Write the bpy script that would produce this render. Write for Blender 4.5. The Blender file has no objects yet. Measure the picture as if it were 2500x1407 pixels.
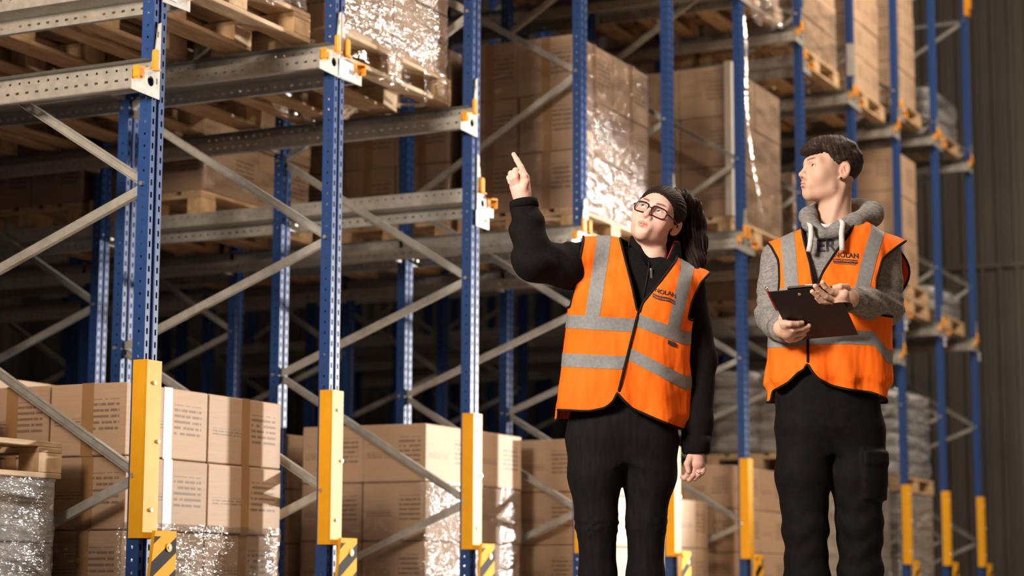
import bpy, bmesh, math, random
import numpy as np
from mathutils import Vector, Matrix
from mathutils.bvhtree import BVHTree

random.seed(7)
rng = np.random.default_rng(7)
SC = bpy.context.scene
COL = SC.collection

# ------------------------------------------------------------------ camera
CAM_POS = Vector((4.8052, -6.4929, 0.25))
YAW, PITCH, ROLL, FPX = 0.4587, 0.1445, 0.0038, 4918.5
_f = Vector((-math.sin(YAW) * math.cos(PITCH), math.cos(YAW) * math.cos(PITCH), math.sin(PITCH)))
_r = Vector((math.cos(YAW), math.sin(YAW), 0))
_u = _r.cross(_f)
_r2 = math.cos(ROLL) * _r + math.sin(ROLL) * _u
_u2 = -math.sin(ROLL) * _r + math.cos(ROLL) * _u
cd = bpy.data.cameras.new('camera')
cd.sensor_width = 36.0
cd.lens = FPX / 2500 * 36
cd.clip_end = 200
cd.dof.use_dof = True
cd.dof.focus_distance = 7.05
cd.dof.aperture_fstop = 2.6
cam = bpy.data.objects.new('camera', cd)
COL.objects.link(cam)
cam.matrix_world = Matrix(((_r2.x, _u2.x, -_f.x, CAM_POS.x), (_r2.y, _u2.y, -_f.y, CAM_POS.y),
                           (_r2.z, _u2.z, -_f.z, CAM_POS.z), (0, 0, 0, 1)))
SC.camera = cam
FH = Vector((-math.sin(YAW), math.cos(YAW), 0))   # horizontal forward
RH = Vector((math.cos(YAW), math.sin(YAW), 0))    # horizontal right

# ------------------------------------------------------------------ world, lights, exposure
W = bpy.data.worlds.new('warehouse_air')
SC.world = W
W.use_nodes = True
W.node_tree.nodes['Background'].inputs[0].default_value = (1.0, 0.68, 0.49, 1)
W.node_tree.nodes['Background'].inputs[1].default_value = 0.145
cy = SC.cycles
cy.max_bounces = 5
cy.diffuse_bounces = 2
cy.glossy_bounces = 2
cy.transmission_bounces = 2
cy.transparent_max_bounces = 10
cy.caustics_reflective = False
cy.caustics_refractive = False
cy.use_denoising = True
cy.use_adaptive_sampling = True
cy.adaptive_threshold = .15
vs = SC.view_settings
vs.view_transform = 'Standard'
vs.look = 'None'
vs.exposure = 0.35
vs.gamma = 1.0
vs.use_curve_mapping = False


def cam_pt(x, d, z):
    """point x metres right of and d metres ahead of the camera, at height z above the floor"""
    p = CAM_POS + RH * x + FH * d
    return Vector((p.x, p.y, z))


def area_light(name, loc, target, size, power, color, spread=180):
    l = bpy.data.lights.new(name, 'AREA')
    l.shape = 'RECTANGLE'
    l.size, l.size_y = size
    l.energy = power
    l.color = color
    l.spread = math.radians(spread)
    o = bpy.data.objects.new(name, l)
    COL.objects.link(o)
    o.location = loc
    o.rotation_euler = (Vector(target) - Vector(loc)).to_track_quat('-Z', 'Y').to_euler()
    return o


# a softbox to the left of the camera, low side spot far right, roof lamps over the aisle, an added rack fill
area_light('key_softbox', cam_pt(-2.6, 3.0, 3.1), cam_pt(1.0, 7.1, 1.3), (1.2, 1.2), 53, (1.0, 0.93, 0.86), 64)
area_light('aisle_lamp_a', (3.8, 3.4, 7.6), (0.4, 3.4, 1.5), (0.5, 3.0), 330, (1.0, 0.82, 0.64))
area_light('aisle_lamp_b', (4.0, 9.6, 7.6), (0.2, 9.6, 2.4), (0.5, 3.0), 430, (1.0, 0.84, 0.68))
area_light('added_rack_fill', (1.0, -6.2, 3.0), (-1.9, 4.0, 3.5), (1.0, 1.0), 62, (1.0, 0.80, 0.62), 56)  # added lamp, brightens the cartons deep inside the rack
sp = bpy.data.lights.new('low_side_spot', 'SPOT')
sp.energy = 9800
sp.color = (1.0, .95, .88)
sp.spot_size = math.radians(27)
sp.spot_blend = .5
sp.shadow_soft_size = .16
so = bpy.data.objects.new('low_side_spot', sp)
COL.objects.link(so)
so.location = (5.0, 12.4, 1.6)
so.rotation_euler = (Vector((-1.5, 1.1, .95)) - Vector(so.location)).to_track_quat('-Z', 'Y').to_euler()

# ------------------------------------------------------------------ materials


def new_mat(name):
    m = bpy.data.materials.new(name)
    m.use_nodes = True
    nt = m.node_tree
    return m, nt, nt.nodes['Principled BSDF']


def ramp(nt, src, stops):
    r = nt.nodes.new('ShaderNodeValToRGB')
    e = r.color_ramp.elements
    while len(e) < len(stops):
        e.new(0.5)
    for i, (p, c) in enumerate(stops):
        e[i].position = p
        e[i].color = (*c, 1) if len(c) == 3 else c
    nt.links.new(src, r.inputs[0])
    return r.outputs[0]


def math_node(nt, op, a, b=None, clamp=False):
    n = nt.nodes.new('ShaderNodeMath')
    n.operation = op
    n.use_clamp = clamp
    for i, v in enumerate((a, b)):
        if v is None:
            continue
        if isinstance(v, (int, float)):
            n.inputs[i].default_value = v
        else:
            nt.links.new(v, n.inputs[i])
    return n.outputs[0]


def coords(nt, kind='Object', scale=(1, 1, 1), rot=(0, 0, 0)):
    t = nt.nodes.new('ShaderNodeTexCoord')
    mp = nt.nodes.new('ShaderNodeMapping')
    mp.inputs['Scale'].default_value = scale
    mp.inputs['Rotation'].default_value = rot
    nt.links.new(t.outputs[kind], mp.inputs[0])
    return mp.outputs[0]


def noise(nt, vec, scale, detail=3, rough=0.55):
    n = nt.nodes.new('ShaderNodeTexNoise')
    n.inputs['Scale'].default_value = scale
    n.inputs['Detail'].default_value = detail
    n.inputs['Roughness'].default_value = rough
    if vec is not None:
        nt.links.new(vec, n.inputs['Vector'])
    return n.outputs['Fac']


def bump(nt, h, strength, dist=0.01):
    b = nt.nodes.new('ShaderNodeBump')
    b.inputs['Strength'].default_value = strength
    b.inputs['Distance'].default_value = dist
    nt.links.new(h, b.inputs['Height'])
    return b.outputs[0]


def mat_noise(name, c1, c2, scale=20, stretch=(1, 1, 1), rough=0.6, metal=0.0, bmp=0.1, bd=0.004, coat=0.0, spec=0.5, detail=2):
    m, nt, b = new_mat(name)
    v = coords(nt, 'Object', stretch)
    n = noise(nt, v, scale, detail)
    nt.links.new(ramp(nt, n, [(0.3, c1), (0.7, c2)]), b.inputs['Base Color'])
    b.inputs['Roughness'].default_value = rough
    b.inputs['Metallic'].default_value = metal
    b.inputs['Coat Weight'].default_value = coat
    b.inputs['Specular IOR Level'].default_value = spec
    if bmp:
        nt.links.new(bump(nt, n, bmp, bd), b.inputs['Normal'])
    return m


M = {}
M['blue'] = mat_noise('blue_powder_coat', (.014, .050, .185), (.018, .060, .21), 30, rough=.46, bmp=0, spec=.28)
M['galv'] = mat_noise('galvanised_steel', (.38, .375, .35), (.50, .49, .45), 25, (1, 1, 1), rough=.45, metal=.55, bmp=0)
M['yellow'] = mat_noise('yellow_paint', (.80, .37, .012), (.86, .42, .018), 12, rough=.5, bmp=0, spec=.15)
M['clip'] = mat_noise('orange_plastic', (.80, .30, .012), (.88, .36, .02), 20, rough=.35, bmp=.02)
M['zinc'] = mat_noise('zinc_bolt', (.75, .74, .7), (.85, .84, .8), 40, rough=.25, metal=.9, bmp=0)
M['wood'] = mat_noise('pallet_wood', (.35, .225, .12), (.60, .425, .26), 6, (1, 1, 9), rough=.75, bmp=.25)
M['wood_y'] = mat_noise('pallet_wood_along', (.36, .235, .125), (.62, .44, .27), 5, (9, 1.2, 9), rough=.75, bmp=.25)
M['block'] = mat_noise('pallet_block', (.42, .27, .14), (.62, .43, .25), 14, rough=.8, bmp=.2)
M['tag'] = mat_noise('label_paper', (.66, .70, .80), (.72, .75, .84), 9, rough=.5, bmp=0)
M['paper'] = mat_noise('white_paper', (.72, .72, .72), (.8, .8, .8), 9, rough=.6, bmp=0)
M['ink'] = mat_noise('dark_ink', (.02, .02, .025), (.04, .035, .04), 9, rough=.7, bmp=0)
M['tape'] = mat_noise('brown_tape', (.30, .16, .07), (.34, .19, .085), 9, rough=.3, bmp=0)
M['floor'] = mat_noise('concrete_floor', (.26, .22, .18), (.34, .29, .24), 1.6, rough=.5, bmp=.05)
M['sheet'] = mat_noise('dark_steel_sheet', (.066, .062, .053), (.084, .079, .067), 3, (1, 1, .3), rough=.5, metal=.1, bmp=0)
M['sheet_shaded'] = mat_noise('shaded_back_sheet', (.020, .016, .013), (.026, .021, .017), 3, rough=.7, bmp=0)  # near-black tone puts the deep shade behind the racks into the colour
M['edge'] = mat_noise('white_edge_board', (.72, .66, .58), (.8, .74, .66), 12, rough=.6, bmp=0)
M['red'] = mat_noise('red_rubber', (.45, .02, .02), (.55, .03, .03), 12, rough=.4, bmp=0)
M['bagp'] = mat_noise('grey_plastic_sack', (.30, .30, .31), (.52, .52, .53), 5, (1, 1, 2), rough=.35, bmp=.5, bd=.03)


def carton_mat(name, c1, c2):
    m, nt, b = new_mat(name)
    g = coords(nt, 'Generated')
    s = nt.nodes.new('ShaderNodeSeparateXYZ')
    nt.links.new(g, s.inputs[0])
    geo = nt.nodes.new('ShaderNodeTexCoord')
    sn = nt.nodes.new('ShaderNodeSeparateXYZ')
    nt.links.new(geo.outputs['Normal'], sn.inputs[0])
    side = math_node(nt, 'GREATER_THAN', math_node(nt, 'ABSOLUTE', sn.outputs[1]), 0.5)
    upf = math_node(nt, 'LESS_THAN', math_node(nt, 'ABSOLUTE', sn.outputs[2]), 0.5)
    mixu = nt.nodes.new('ShaderNodeMix')
    nt.links.new(side, mixu.inputs[0])
    nt.links.new(s.outputs[1], mixu.inputs[2])
    nt.links.new(s.outputs[0], mixu.inputs[3])
    u, v = mixu.outputs[0], s.outputs[2]

    def win(x, a, c):
        return math_node(nt, 'MULTIPLY', math_node(nt, 'GREATER_THAN', x, a), math_node(nt, 'LESS_THAN', x, c))

    def block(u0, u1, v0, v1, rows, uscale, thr):
        msk = math_node(nt, 'MULTIPLY', win(u, u0, u1), win(v, v0, v1))
        fr = math_node(nt, 'FRACT', math_node(nt, 'MULTIPLY', v, rows))
        line = win(fr, .22, .66)
        cx = nt.nodes.new('ShaderNodeCombineXYZ')
        nt.links.new(math_node(nt, 'MULTIPLY', u, uscale), cx.inputs[0])
        nt.links.new(math_node(nt, 'FLOOR', math_node(nt, 'MULTIPLY', v, rows)), cx.inputs[1])
        oi = nt.nodes.new('ShaderNodeObjectInfo')
        nt.links.new(math_node(nt, 'MULTIPLY', oi.outputs['Random'], 9.0), cx.inputs[2])
        n = noise(nt, cx.outputs[0], 1.0, 1)
        txt = math_node(nt, 'GREATER_THAN', n, thr)
        return math_node(nt, 'MULTIPLY', math_node(nt, 'MULTIPLY', msk, line), txt)

    p1 = block(.58, .92, .34, .78, 12, 26, .40)
    p2 = block(.06, .46, .42, .52, 22, 60, .42)
    p3 = block(.08, .14, .66, .80, 4, 20, .30)
    p = math_node(nt, 'ADD', math_node(nt, 'ADD', p1, p2), p3, True)
    p = math_node(nt, 'MULTIPLY', math_node(nt, 'MULTIPLY', p, upf), 0.62)
    n1 = noise(nt, coords(nt, 'Object', (1, 1, 14)), 6, 3)
    oi = nt.nodes.new('ShaderNodeObjectInfo')
    base = ramp(nt, math_node(nt, 'ADD', math_node(nt, 'MULTIPLY', n1, .6), math_node(nt, 'MULTIPLY', oi.outputs['Random'], .35)),
                [(0.2, c1), (0.8, c2)])
    mx = nt.nodes.new('ShaderNodeMix')
    mx.data_type = 'RGBA'
    nt.links.new(p, mx.inputs[0])
    nt.links.new(base, mx.inputs[6])
    mx.inputs[7].default_value = (.05, .035, .03, 1)
    nt.links.new(mx.outputs[2], b.inputs['Base Color'])
    b.inputs['Roughness'].default_value = .72
    nt.links.new(bump(nt, n1, .05, .004), b.inputs['Normal'])
    return m


M['carton'] = carton_mat('brown_carton', (.39, .255, .16), (.50, .345, .225))
M['carton_white'] = carton_mat('white_carton', (.62, .55, .47), (.72, .65, .57))
M['carton_grey'] = carton_mat('grey_carton', (.36, .35, .34), (.46, .45, .44))


def film_mat(name, white, gl):
    m = bpy.data.materials.new(name)
    m.use_nodes = True
    nt = m.node_tree
    nt.nodes.clear()
    out = nt.nodes.new('ShaderNodeOutputMaterial')
    tr = nt.nodes.new('ShaderNodeBsdfTransparent')
    gls = nt.nodes.new('ShaderNodeBsdfGlossy')
    gls.inputs['Roughness'].default_value = .13
    gls.inputs['Color'].default_value = (1, 1, 1, 1)
    df = nt.nodes.new('ShaderNodeBsdfDiffuse')
    df.inputs['Color'].default_value = (.85, .82, .80, 1)
    v = coords(nt, 'Object', (2.2, 2.2, 16))
    n1 = noise(nt, v, 1.0, 4, .6)
    v2 = coords(nt, 'Object', (7, 7, 17))
    n2 = noise(nt, v2, 1.0, 3, .6)
    h = math_node(nt, 'ADD', n1, math_node(nt, 'MULTIPLY', n2, .45))
    bn = bump(nt, h, 1.0, .07)
    nt.links.new(bn, gls.inputs['Normal'])
    nt.links.new(bn, df.inputs['Normal'])
    mx1 = nt.nodes.new('ShaderNodeMixShader')
    nt.links.new(ramp(nt, n1, [(.45, (white * .3,) * 3), (.72, (white * 1.6,) * 3)]), mx1.inputs[0])
    nt.links.new(tr.outputs[0], mx1.inputs[1])
    nt.links.new(df.outputs[0], mx1.inputs[2])
    lw = nt.nodes.new('ShaderNodeFresnel')
    lw.inputs[0].default_value = 1.45
    patch = noise(nt, coords(nt, 'Object', (1.0, 1.0, 1.6)), 2.6, 2)
    pm_ = ramp(nt, patch, [(.44, (gl,) * 3), (.62, (gl + .10,) * 3)])
    f = math_node(nt, 'ADD', math_node(nt, 'MULTIPLY', lw.outputs[0], .6), pm_, True)
    mx2 = nt.nodes.new('ShaderNodeMixShader')
    nt.links.new(f, mx2.inputs[0])
    nt.links.new(mx1.outputs[0], mx2.inputs[1])
    nt.links.new(gls.outputs[0], mx2.inputs[2])
    nt.links.new(mx2.outputs[0], out.inputs[0])
    return m


M['film'] = film_mat('stretch_film', .014, .006)
M['film_white'] = film_mat('milky_stretch_film', .22, .01)


def stripe_mat():
    m, nt, b = new_mat('yellow_black_stripes')
    t = nt.nodes.new('ShaderNodeTexCoord')
    s = nt.nodes.new('ShaderNodeSeparateXYZ')
    nt.links.new(t.outputs['Object'], s.inputs[0])
    d = math_node(nt, 'SUBTRACT', s.outputs[2], math_node(nt, 'MULTIPLY', s.outputs[1], 0.62))
    fr = math_node(nt, 'FRACT', math_node(nt, 'DIVIDE', math_node(nt, 'ADD', d, 0.035), 0.125))
    k = math_node(nt, 'GREATER_THAN', fr, 0.5)
    inner = math_node(nt, 'MULTIPLY', math_node(nt, 'LESS_THAN', s.outputs[2], .418), math_node(nt, 'GREATER_THAN', s.outputs[0], .0595))
    k = math_node(nt, 'MULTIPLY', k, inner)
    nt.links.new(ramp(nt, k, [(0.0, (.83, .40, .016)), (1.0, (.018, .014, .014))]), b.inputs['Base Color'])
    b.inputs['Roughness'].default_value = .6
    b.inputs['Specular IOR Level'].default_value = .04
    return m


M['stripe'] = stripe_mat()

# ------------------------------------------------------------------ mesh helpers


class MB:
    def __init__(self):
        self.v, self.f = [], []

    def add(self, vs, fs):
        o = len(self.v)
        self.v += [tuple(map(float, p)) for p in vs]
        self.f += [tuple(i + o for i in f) for f in fs]
        return self

    def box(self, x0, x1, y0, y1, z0, z1):
        vs = [(x, y, z) for z in (z0, z1) for y in (y0, y1) for x in (x0, x1)]
        return self.add(vs, [(0, 2, 3, 1), (4, 5, 7, 6), (0, 1, 5, 4), (1, 3, 7, 5), (3, 2, 6, 7), (2, 0, 4, 6)])

    def prism(self, poly, axis, a, b):
        """extrude a 2d polygon along axis 0/1/2 from a to b (poly gives the other two coordinates in order)"""
        n = len(poly)

        def put(p, t):
            l = list(p)
            l.insert(axis, t)
            return l
        vs = [put(p, a) for p in poly] + [put(p, b) for p in poly]
        fs = [tuple(range(n)), tuple(range(2 * n - 1, n - 1, -1))]
        fs += [(i, i + n, (i + 1) % n + n, (i + 1) % n) for i in range(n)]
        return self.add(vs, fs)

    def cyl(self, p0, p1, r0, r1=None, n=12, cap=True):
        r1 = r0 if r1 is None else r1
        p0, p1 = Vector(p0), Vector(p1)
        d = (p1 - p0).normalized()
        a = d.orthogonal().normalized()
        b = d.cross(a)
        vs = []
        for p, r in ((p0, r0), (p1, r1)):
            for i in range(n):
                t = 2 * math.pi * i / n
                vs.append(p + a * math.cos(t) * r + b * math.sin(t) * r)
        fs = [(i, (i + 1) % n, (i + 1) % n + n, i + n) for i in range(n)]
        if cap:
            fs += [tuple(range(n - 1, -1, -1)), tuple(range(n, 2 * n))]
        return self.add(vs, fs)

    def tube(self, pts, r, n=8):
        pts = [Vector(p) for p in pts]
        rs = r if isinstance(r, (list, tuple)) else [r] * len(pts)
        vs, fs = [], []
        up = None
        for i, p in enumerate(pts):
            d = (pts[min(i + 1, len(pts) - 1)] - pts[max(i - 1, 0)])
            if d.length < 1e-9:
                d = Vector((0, 0, 1))
            d.normalize()
            if up is None:
                up = d.orthogonal().normalized()
            up = (up - d * up.dot(d)).normalized()
            b = d.cross(up)
            for k in range(n):
                t = 2 * math.pi * k / n
                vs.append(p + (up * math.cos(t) + b * math.sin(t)) * rs[i])
        for i in range(len(pts) - 1):
            for k in range(n):
                fs.append((i * n + k, i * n + (k + 1) % n, (i + 1) * n + (k + 1) % n, (i + 1) * n + k))
        fs += [tuple(range(n - 1, -1, -1)), tuple(range((len(pts) - 1) * n, len(pts) * n))]
        return self.add(vs, fs)

    def perf(self, o, eu, ev, nu, pu, wv, hu, hv, n=4):
        """strip of nu cells along eu (pitch pu), wv wide along ev, each with a hole hu x hv"""
        o, eu, ev = Vector(o), Vector(eu), Vector(ev)
        for i in range(nu):
            c = o + eu * (pu * (i + .5)) + ev * (wv / 2)
            outer = [(-pu / 2, -wv / 2), (pu / 2, -wv / 2), (pu / 2, wv / 2), (-pu / 2, wv / 2)]
            inner = [(-hu / 2, -hv / 2), (hu / 2, -hv / 2), (hu / 2, hv / 2), (-hu / 2, hv / 2)]
            vs = [c + eu * a + ev * b for a, b in outer + inner]
            self.add(vs, [(k, (k + 1) % 4, (k + 1) % 4 + 4, k + 4) for k in range(4)])
        return self

    def mesh(self, name, mat, smooth=False):
        me = bpy.data.meshes.new(name)
        me.from_pydata(self.v, [], self.f)
        if mat is not None:
            me.materials.append(mat)
        if smooth:
            me.shade_smooth()
        me.update()
        return me

    def build(self, name, mat, parent=None, smooth=False):
        return obj(name, self.mesh(name, mat, smooth), parent)


def obj(name, data, parent=None, loc=None):
    o = bpy.data.objects.new(name, data)
    COL.objects.link(o)
    if parent is not None:
        o.parent = parent
    if loc is not None:
        o.location = loc
    return o


def tag(o, label=None, cat=None, group=None, kind=None):
    for k, v in (('label', label), ('category', cat), ('group', group), ('kind', kind)):
        if v:
            o[k] = v
    return o


def thing(name, label, cat, loc=(0, 0, 0), group=None):
    o = bpy.data.objects.new(name, None)
    o.empty_display_size = .1
    COL.objects.link(o)
    o.location = loc
    return tag(o, label, cat, group)


ORD = ['zeroth', 'first', 'second', 'third', 'fourth', 'fifth', 'sixth', 'seventh', 'eighth', 'ninth', 'tenth', 'eleventh']
S = 1.4   # lane pitch along the aisle
# ------------------------------------------------------------------ floor and end wall
fl = MB().box(-9, 9, -9, 17.5, -.12, 0).build('floor', M['floor'])
tag(fl, 'dark concrete warehouse floor under the racks', None, None, 'structure')

wall = tag(bpy.data.objects.new('wall_end', None), 'dark ribbed steel sheet end wall beyond the racks', None, None, 'structure')
COL.objects.link(wall)
wall.location = (0, 16.3, 0)


def sheet_mesh(zh):
    prof, x = [], 0.0
    for i in range(5):
        prof += [(x, 0), (x + .125, 0), (x + .132, -.045), (x + .178, -.045), (x + .185, 0)]
        x += .2
    prof.append((1.0, 0))
    vs, fs = [], []
    for z in (0, zh):
        for t in (0, .0025):
            vs += [(a, b + t, z) for a, b in prof]
    n = len(prof)
    for i in range(n - 1):
        fs += [(i, i + 1, 2 * n + i + 1, 2 * n + i), (n + i + 1, n + i, 3 * n + i, 3 * n + i + 1)]
    return MB().add(vs, fs).mesh('wall_panel', M['sheet'])


for z0, zh, dy in ((0, 3.9, 0), (3.86, 4.5, -.006)):
    sm = sheet_mesh(zh)
    for i in range(16):
        obj('wall_panel', sm, wall, (-9 + i, dy, z0))
back = MB()
prof_ = []
for i in range(140):
    x0 = -9 + i * .19
    prof_ += [(x0, 0), (x0 + .11, 0), (x0 + .13, .036), (x0 + .17, .036)]
vs_ = [(q[1], q[0], z) for z in (0, 9.0) for q in prof_]
n_ = len(prof_)
back.add(vs_, [(i, i + 1, n_ + i + 1, n_ + i) for i in range(n_ - 1)])
bw = back.build('wall_back', M['sheet_shaded'])
bw.location = (-8.8, 0, 0)
tag(bw, 'ribbed steel wall far behind the racks, coloured dark for deep shade', None, None, 'structure')
rb = MB().box(-6, 7, -.05, -.036, 3.80, 3.86).build('flashing_strip', M['sheet'], wall)

# ------------------------------------------------------------------ upright frames
PW, PD, PH = .084, .058, 6.9     # post width (along aisle), depth, height
PITCHH = .05


def post_mesh():
    b = MB()
    n = int(PH / PITCHH)
    h = n * PITCHH
    w = PW / 2
    Z = (0, 0, 1)
    g = .013                           # half width of the groove
    for y0, y1 in ((-w, -g), (g, w)):  # two slotted strips on the aisle face
        b.perf((0, y0, 0), Z, (0, 1, 0), n, PITCHH, y1 - y0, .024, .011)
    gd = -.010
    b.add([(0, -g, 0), (gd, -g + .004, 0), (gd, g - .004, 0), (0, g, 0), (0, -g, h), (gd, -g + .004, h), (gd, g - .004, h), (0, g, h)],
          [(0, 1, 5, 4), (1, 2, 6, 5), (2, 3, 7, 6)])
    for sgn in (-1, 1):                # side faces with small holes, then an inward lip
        b.perf((0, sgn * w, 0), Z, (-1, 0, 0), n, PITCHH, PD, .010, .008)
        y = sgn * w
        b.add([(-PD, y, 0), (-PD, y - sgn * .018, 0), (-PD, y - sgn * .018, h), (-PD, y, h)], [(0, 1, 2, 3)])
        b.add([(-PD, y - sgn * .018, 0), (-PD + .012, y - sgn * .018, 0), (-PD + .012, y - sgn * .018, h), (-PD, y - sgn * .018, h)], [(0, 1, 2, 3)])
    b.box(-PD + .002, -.002, -w + .002, w - .002, h - .004, h)
    b.box(-.085, .02, -.075, .075, 0, .008)    # welded foot plate
    return b.mesh('post', M['blue'])


POST = post_mesh()


def brace_mesh(z0, z1, dep, flip):
    """open channel from the front post (x 0) to the rear post (x -dep)"""
    p0, p1 = Vector((-.03, 0, z0)), Vector((-dep - .03, 0, z1))
    d = (p1 - p0).normalized()
    nrm = Vector((0, -1 if flip else 1, 0))
    u = d.cross(nrm).normalized()
    w, dp, t = .018, .026, .003
    prof = [(-w, -dp / 2), (-w, dp / 2), (w, dp / 2), (w, -dp / 2), (w - t, -dp / 2), (w - t, dp / 2 - t), (-w + t, dp / 2 - t), (-w + t, -dp / 2)]
    vs = [p + u * a + nrm * c for p in (p0, p1) for a, c in prof]
    n = len(prof)
    fs = [(i, (i + 1) % n, (i + 1) % n + n, i + n) for i in range(n)] + [(0, 1, 6, 7), (1, 2, 5, 6), (2, 3, 4, 5), (n, n + 7, n + 6, n + 1), (n + 1, n + 6, n + 5, n + 2), (n + 2, n + 5, n + 4, n + 3)]
    return MB().add(vs, fs).mesh('brace', M['galv'])


DEP = 1.18
JOINTS = [(.655, .15), (.655, 1.36), (1.82, 1.36), (1.82, 2.55), (3.26, 2.55), (3.26, 3.98), (4.70, 3.98), (4.70, 5.40), (6.08, 5.40), (6.08, 6.08)]
BRACES = [brace_mesh(a, c, DEP, i % 2 == 0) for i, (a, c) in enumerate(JOINTS)]
BOLT = MB().cyl((0, -.06, 0), (0, .06, 0), .009, n=8).mesh('bolt', M['zinc'])


def guard_mesh():
    b = MB()
    w, t = .054, .004
    prof = [(-.042, -w), (.016, -w), (.022, -w + .006), (.022, w - .006), (.016, w), (-.042, w), (-.042, w - t), (.016, w - t), (.018, w - .008),
            (.018, -w + .008), (.016, -w + t), (-.042, -w + t)]
    vs = [(x, y, z) for z in (.41, 1.11) for x, y in prof]
    n = 12
    fs = [(i, (i + 1) % n, (i + 1) % n + n, i + n) for i in range(n)]
    for o in (0, n):
        for q in ((0, 1, 10, 11), (1, 2, 9, 10), (2, 3, 8, 9), (3, 4, 7, 8), (4, 5, 6, 7)):
            fs.append(tuple(k + o for k in q))
    return b.add(vs, fs).mesh('post_guard', M['yellow'])


GUARD = guard_mesh()
GBOLT = MB().cyl((.021, 0, 0), (.029, 0, 0), .009, .007, n=8).mesh('guard_bolt', M['zinc'])


def base_mesh():
    b = MB()
    # trapezoid plate facing the aisle, with a folded flange on its near side
    t = .010
    poly = [(-.085, 0), (.125, 0), (.125, .44), (-.015, .44)]
    b.prism(poly, 0, .050, .060)
    b.add([(.060, -.085, 0), (.060, -.015, .44), (.046, -.017, .44), (.046, -.087, 0), (.060, -.079, 0), (.060, -.009, .44), (.046, -.011, .44), (.046, -.081, 0)],
          [(0, 1, 2, 3), (7, 6, 5, 4), (2, 1, 5, 6), (0, 3, 7, 4), (3, 2, 6, 7)])
    b.box(.02, .16, -.085, .125, 0, .008)
    return b.mesh('base_protector', M['stripe'])


BASE = base_mesh()
BWASH = MB().cyl((.060, 0, 0), (.064, 0, 0), .017, n=14).mesh('base_washer', M['yellow'])
BSCREW = MB().cyl((.064, 0, 0), (.067, 0, 0), .006, n=8).mesh('base_screw', M['zinc'])


def upright(k, row):
    x = -row * 2.42
    if row == 0:
        lab = '%s blue upright frame from the left along the aisle, with yellow guard' % ORD[k]
        if k == 11:
            lab = 'last blue upright frame at the far right end, yellow clip at top'
    else:
        lab = 'dark blue upright frame in the %s row behind the %s front upright' % (ORD[row + 1], ORD[k])
    t = thing('upright_frame', lab, 'rack frame', (x, (k - 1) * S, 0), 'upright rack frames')
    obj('post', POST, t)
    rp = obj('post', POST, t, (-DEP, 0, 0))
    for i, bm_ in enumerate(BRACES):
        obj('brace', bm_, t)
    for z in sorted({a for a, _ in JOINTS}):
        obj('bolt', BOLT, t, (-.03, 0, z))
    for z in sorted({c for _, c in JOINTS}):
        obj('bolt', BOLT, t, (-DEP - .03, 0, z))
    if row == 0:
        g = obj('post_guard', GUARD, t)
        for y, z in ((.0, 1.02), (.035, .79), (.0, .52)):
            obj('guard_bolt', GBOLT, g, (0.0005, y, z))
        bs = obj('base_protector', BASE, t)
        for y, z in ((.075, .375), (.065, .16)):
            w = obj('base_washer', BWASH, bs, (0, y, z))
            obj('base_screw', BSCREW, bs, (0, y, z))
        if k == 8:
            MB().box(-.045, .006, -.047, .047, 4.52, 4.80).build('post_sleeve', M['galv'], t)
        if k == 11:
            MB().box(-.02, .02, -.052, .052, 6.13, 6.45).box(.02, .05, -.05, -.02, 6.2, 6.6).build('top_clip', M['clip'], t)
    return t


for k in range(1, 12):
    for row in (0, 1, 2):
        if row == 2 and k < 4:
            continue
        upright(k, row)

# ------------------------------------------------------------------ shuttle rails
RL = 6.2
ZB = {0: {'A': 2.18, 'B': 2.59}, 1: {'A': 4.25, 'B': 4.45}}
TYPE = ['A', 'B', 'B', 'A', 'A', 'B', 'B', 'A', 'A', 'B', 'B', 'B']


def rail_mesh(sg):
    """stepped rail running to -x; sg=+1: the lane lies on the +y side of the post"""
    b = MB()
    n = int(RL / .05)
    L = n * .05
    ya, yb = sg * (PW / 2 + .006), sg * (PW / 2 + .135)
    b.perf((0, yb, .004), (-1, 0, 0), (0, 0, 1), n, .05, .064, .017, .010)      # lower web with slots
    b.perf((0, ya, .098), (-1, 0, 0), (0, 0, 1), n, .05, .040, .010, .009)      # upper web with round holes
    prof = [(yb - sg * .03, 0), (yb - sg * .004, 0), (yb, .004)]
    prof2 = [(yb, .068), (ya, .068), (ya, .098)]
    prof3 = [(ya, .138), (ya + sg * .004, .142), (ya + sg * .05, .142)]
    for pr in (prof, prof2, prof3):
        vs = [(x, y, z) for x in (0, -L) for y, z in pr]
        m = len(pr)
        b.add(vs, [(i, i + 1, m + i + 1, m + i) for i in range(m - 1)])
    return b.mesh('rail_profile', M['galv'])


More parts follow.
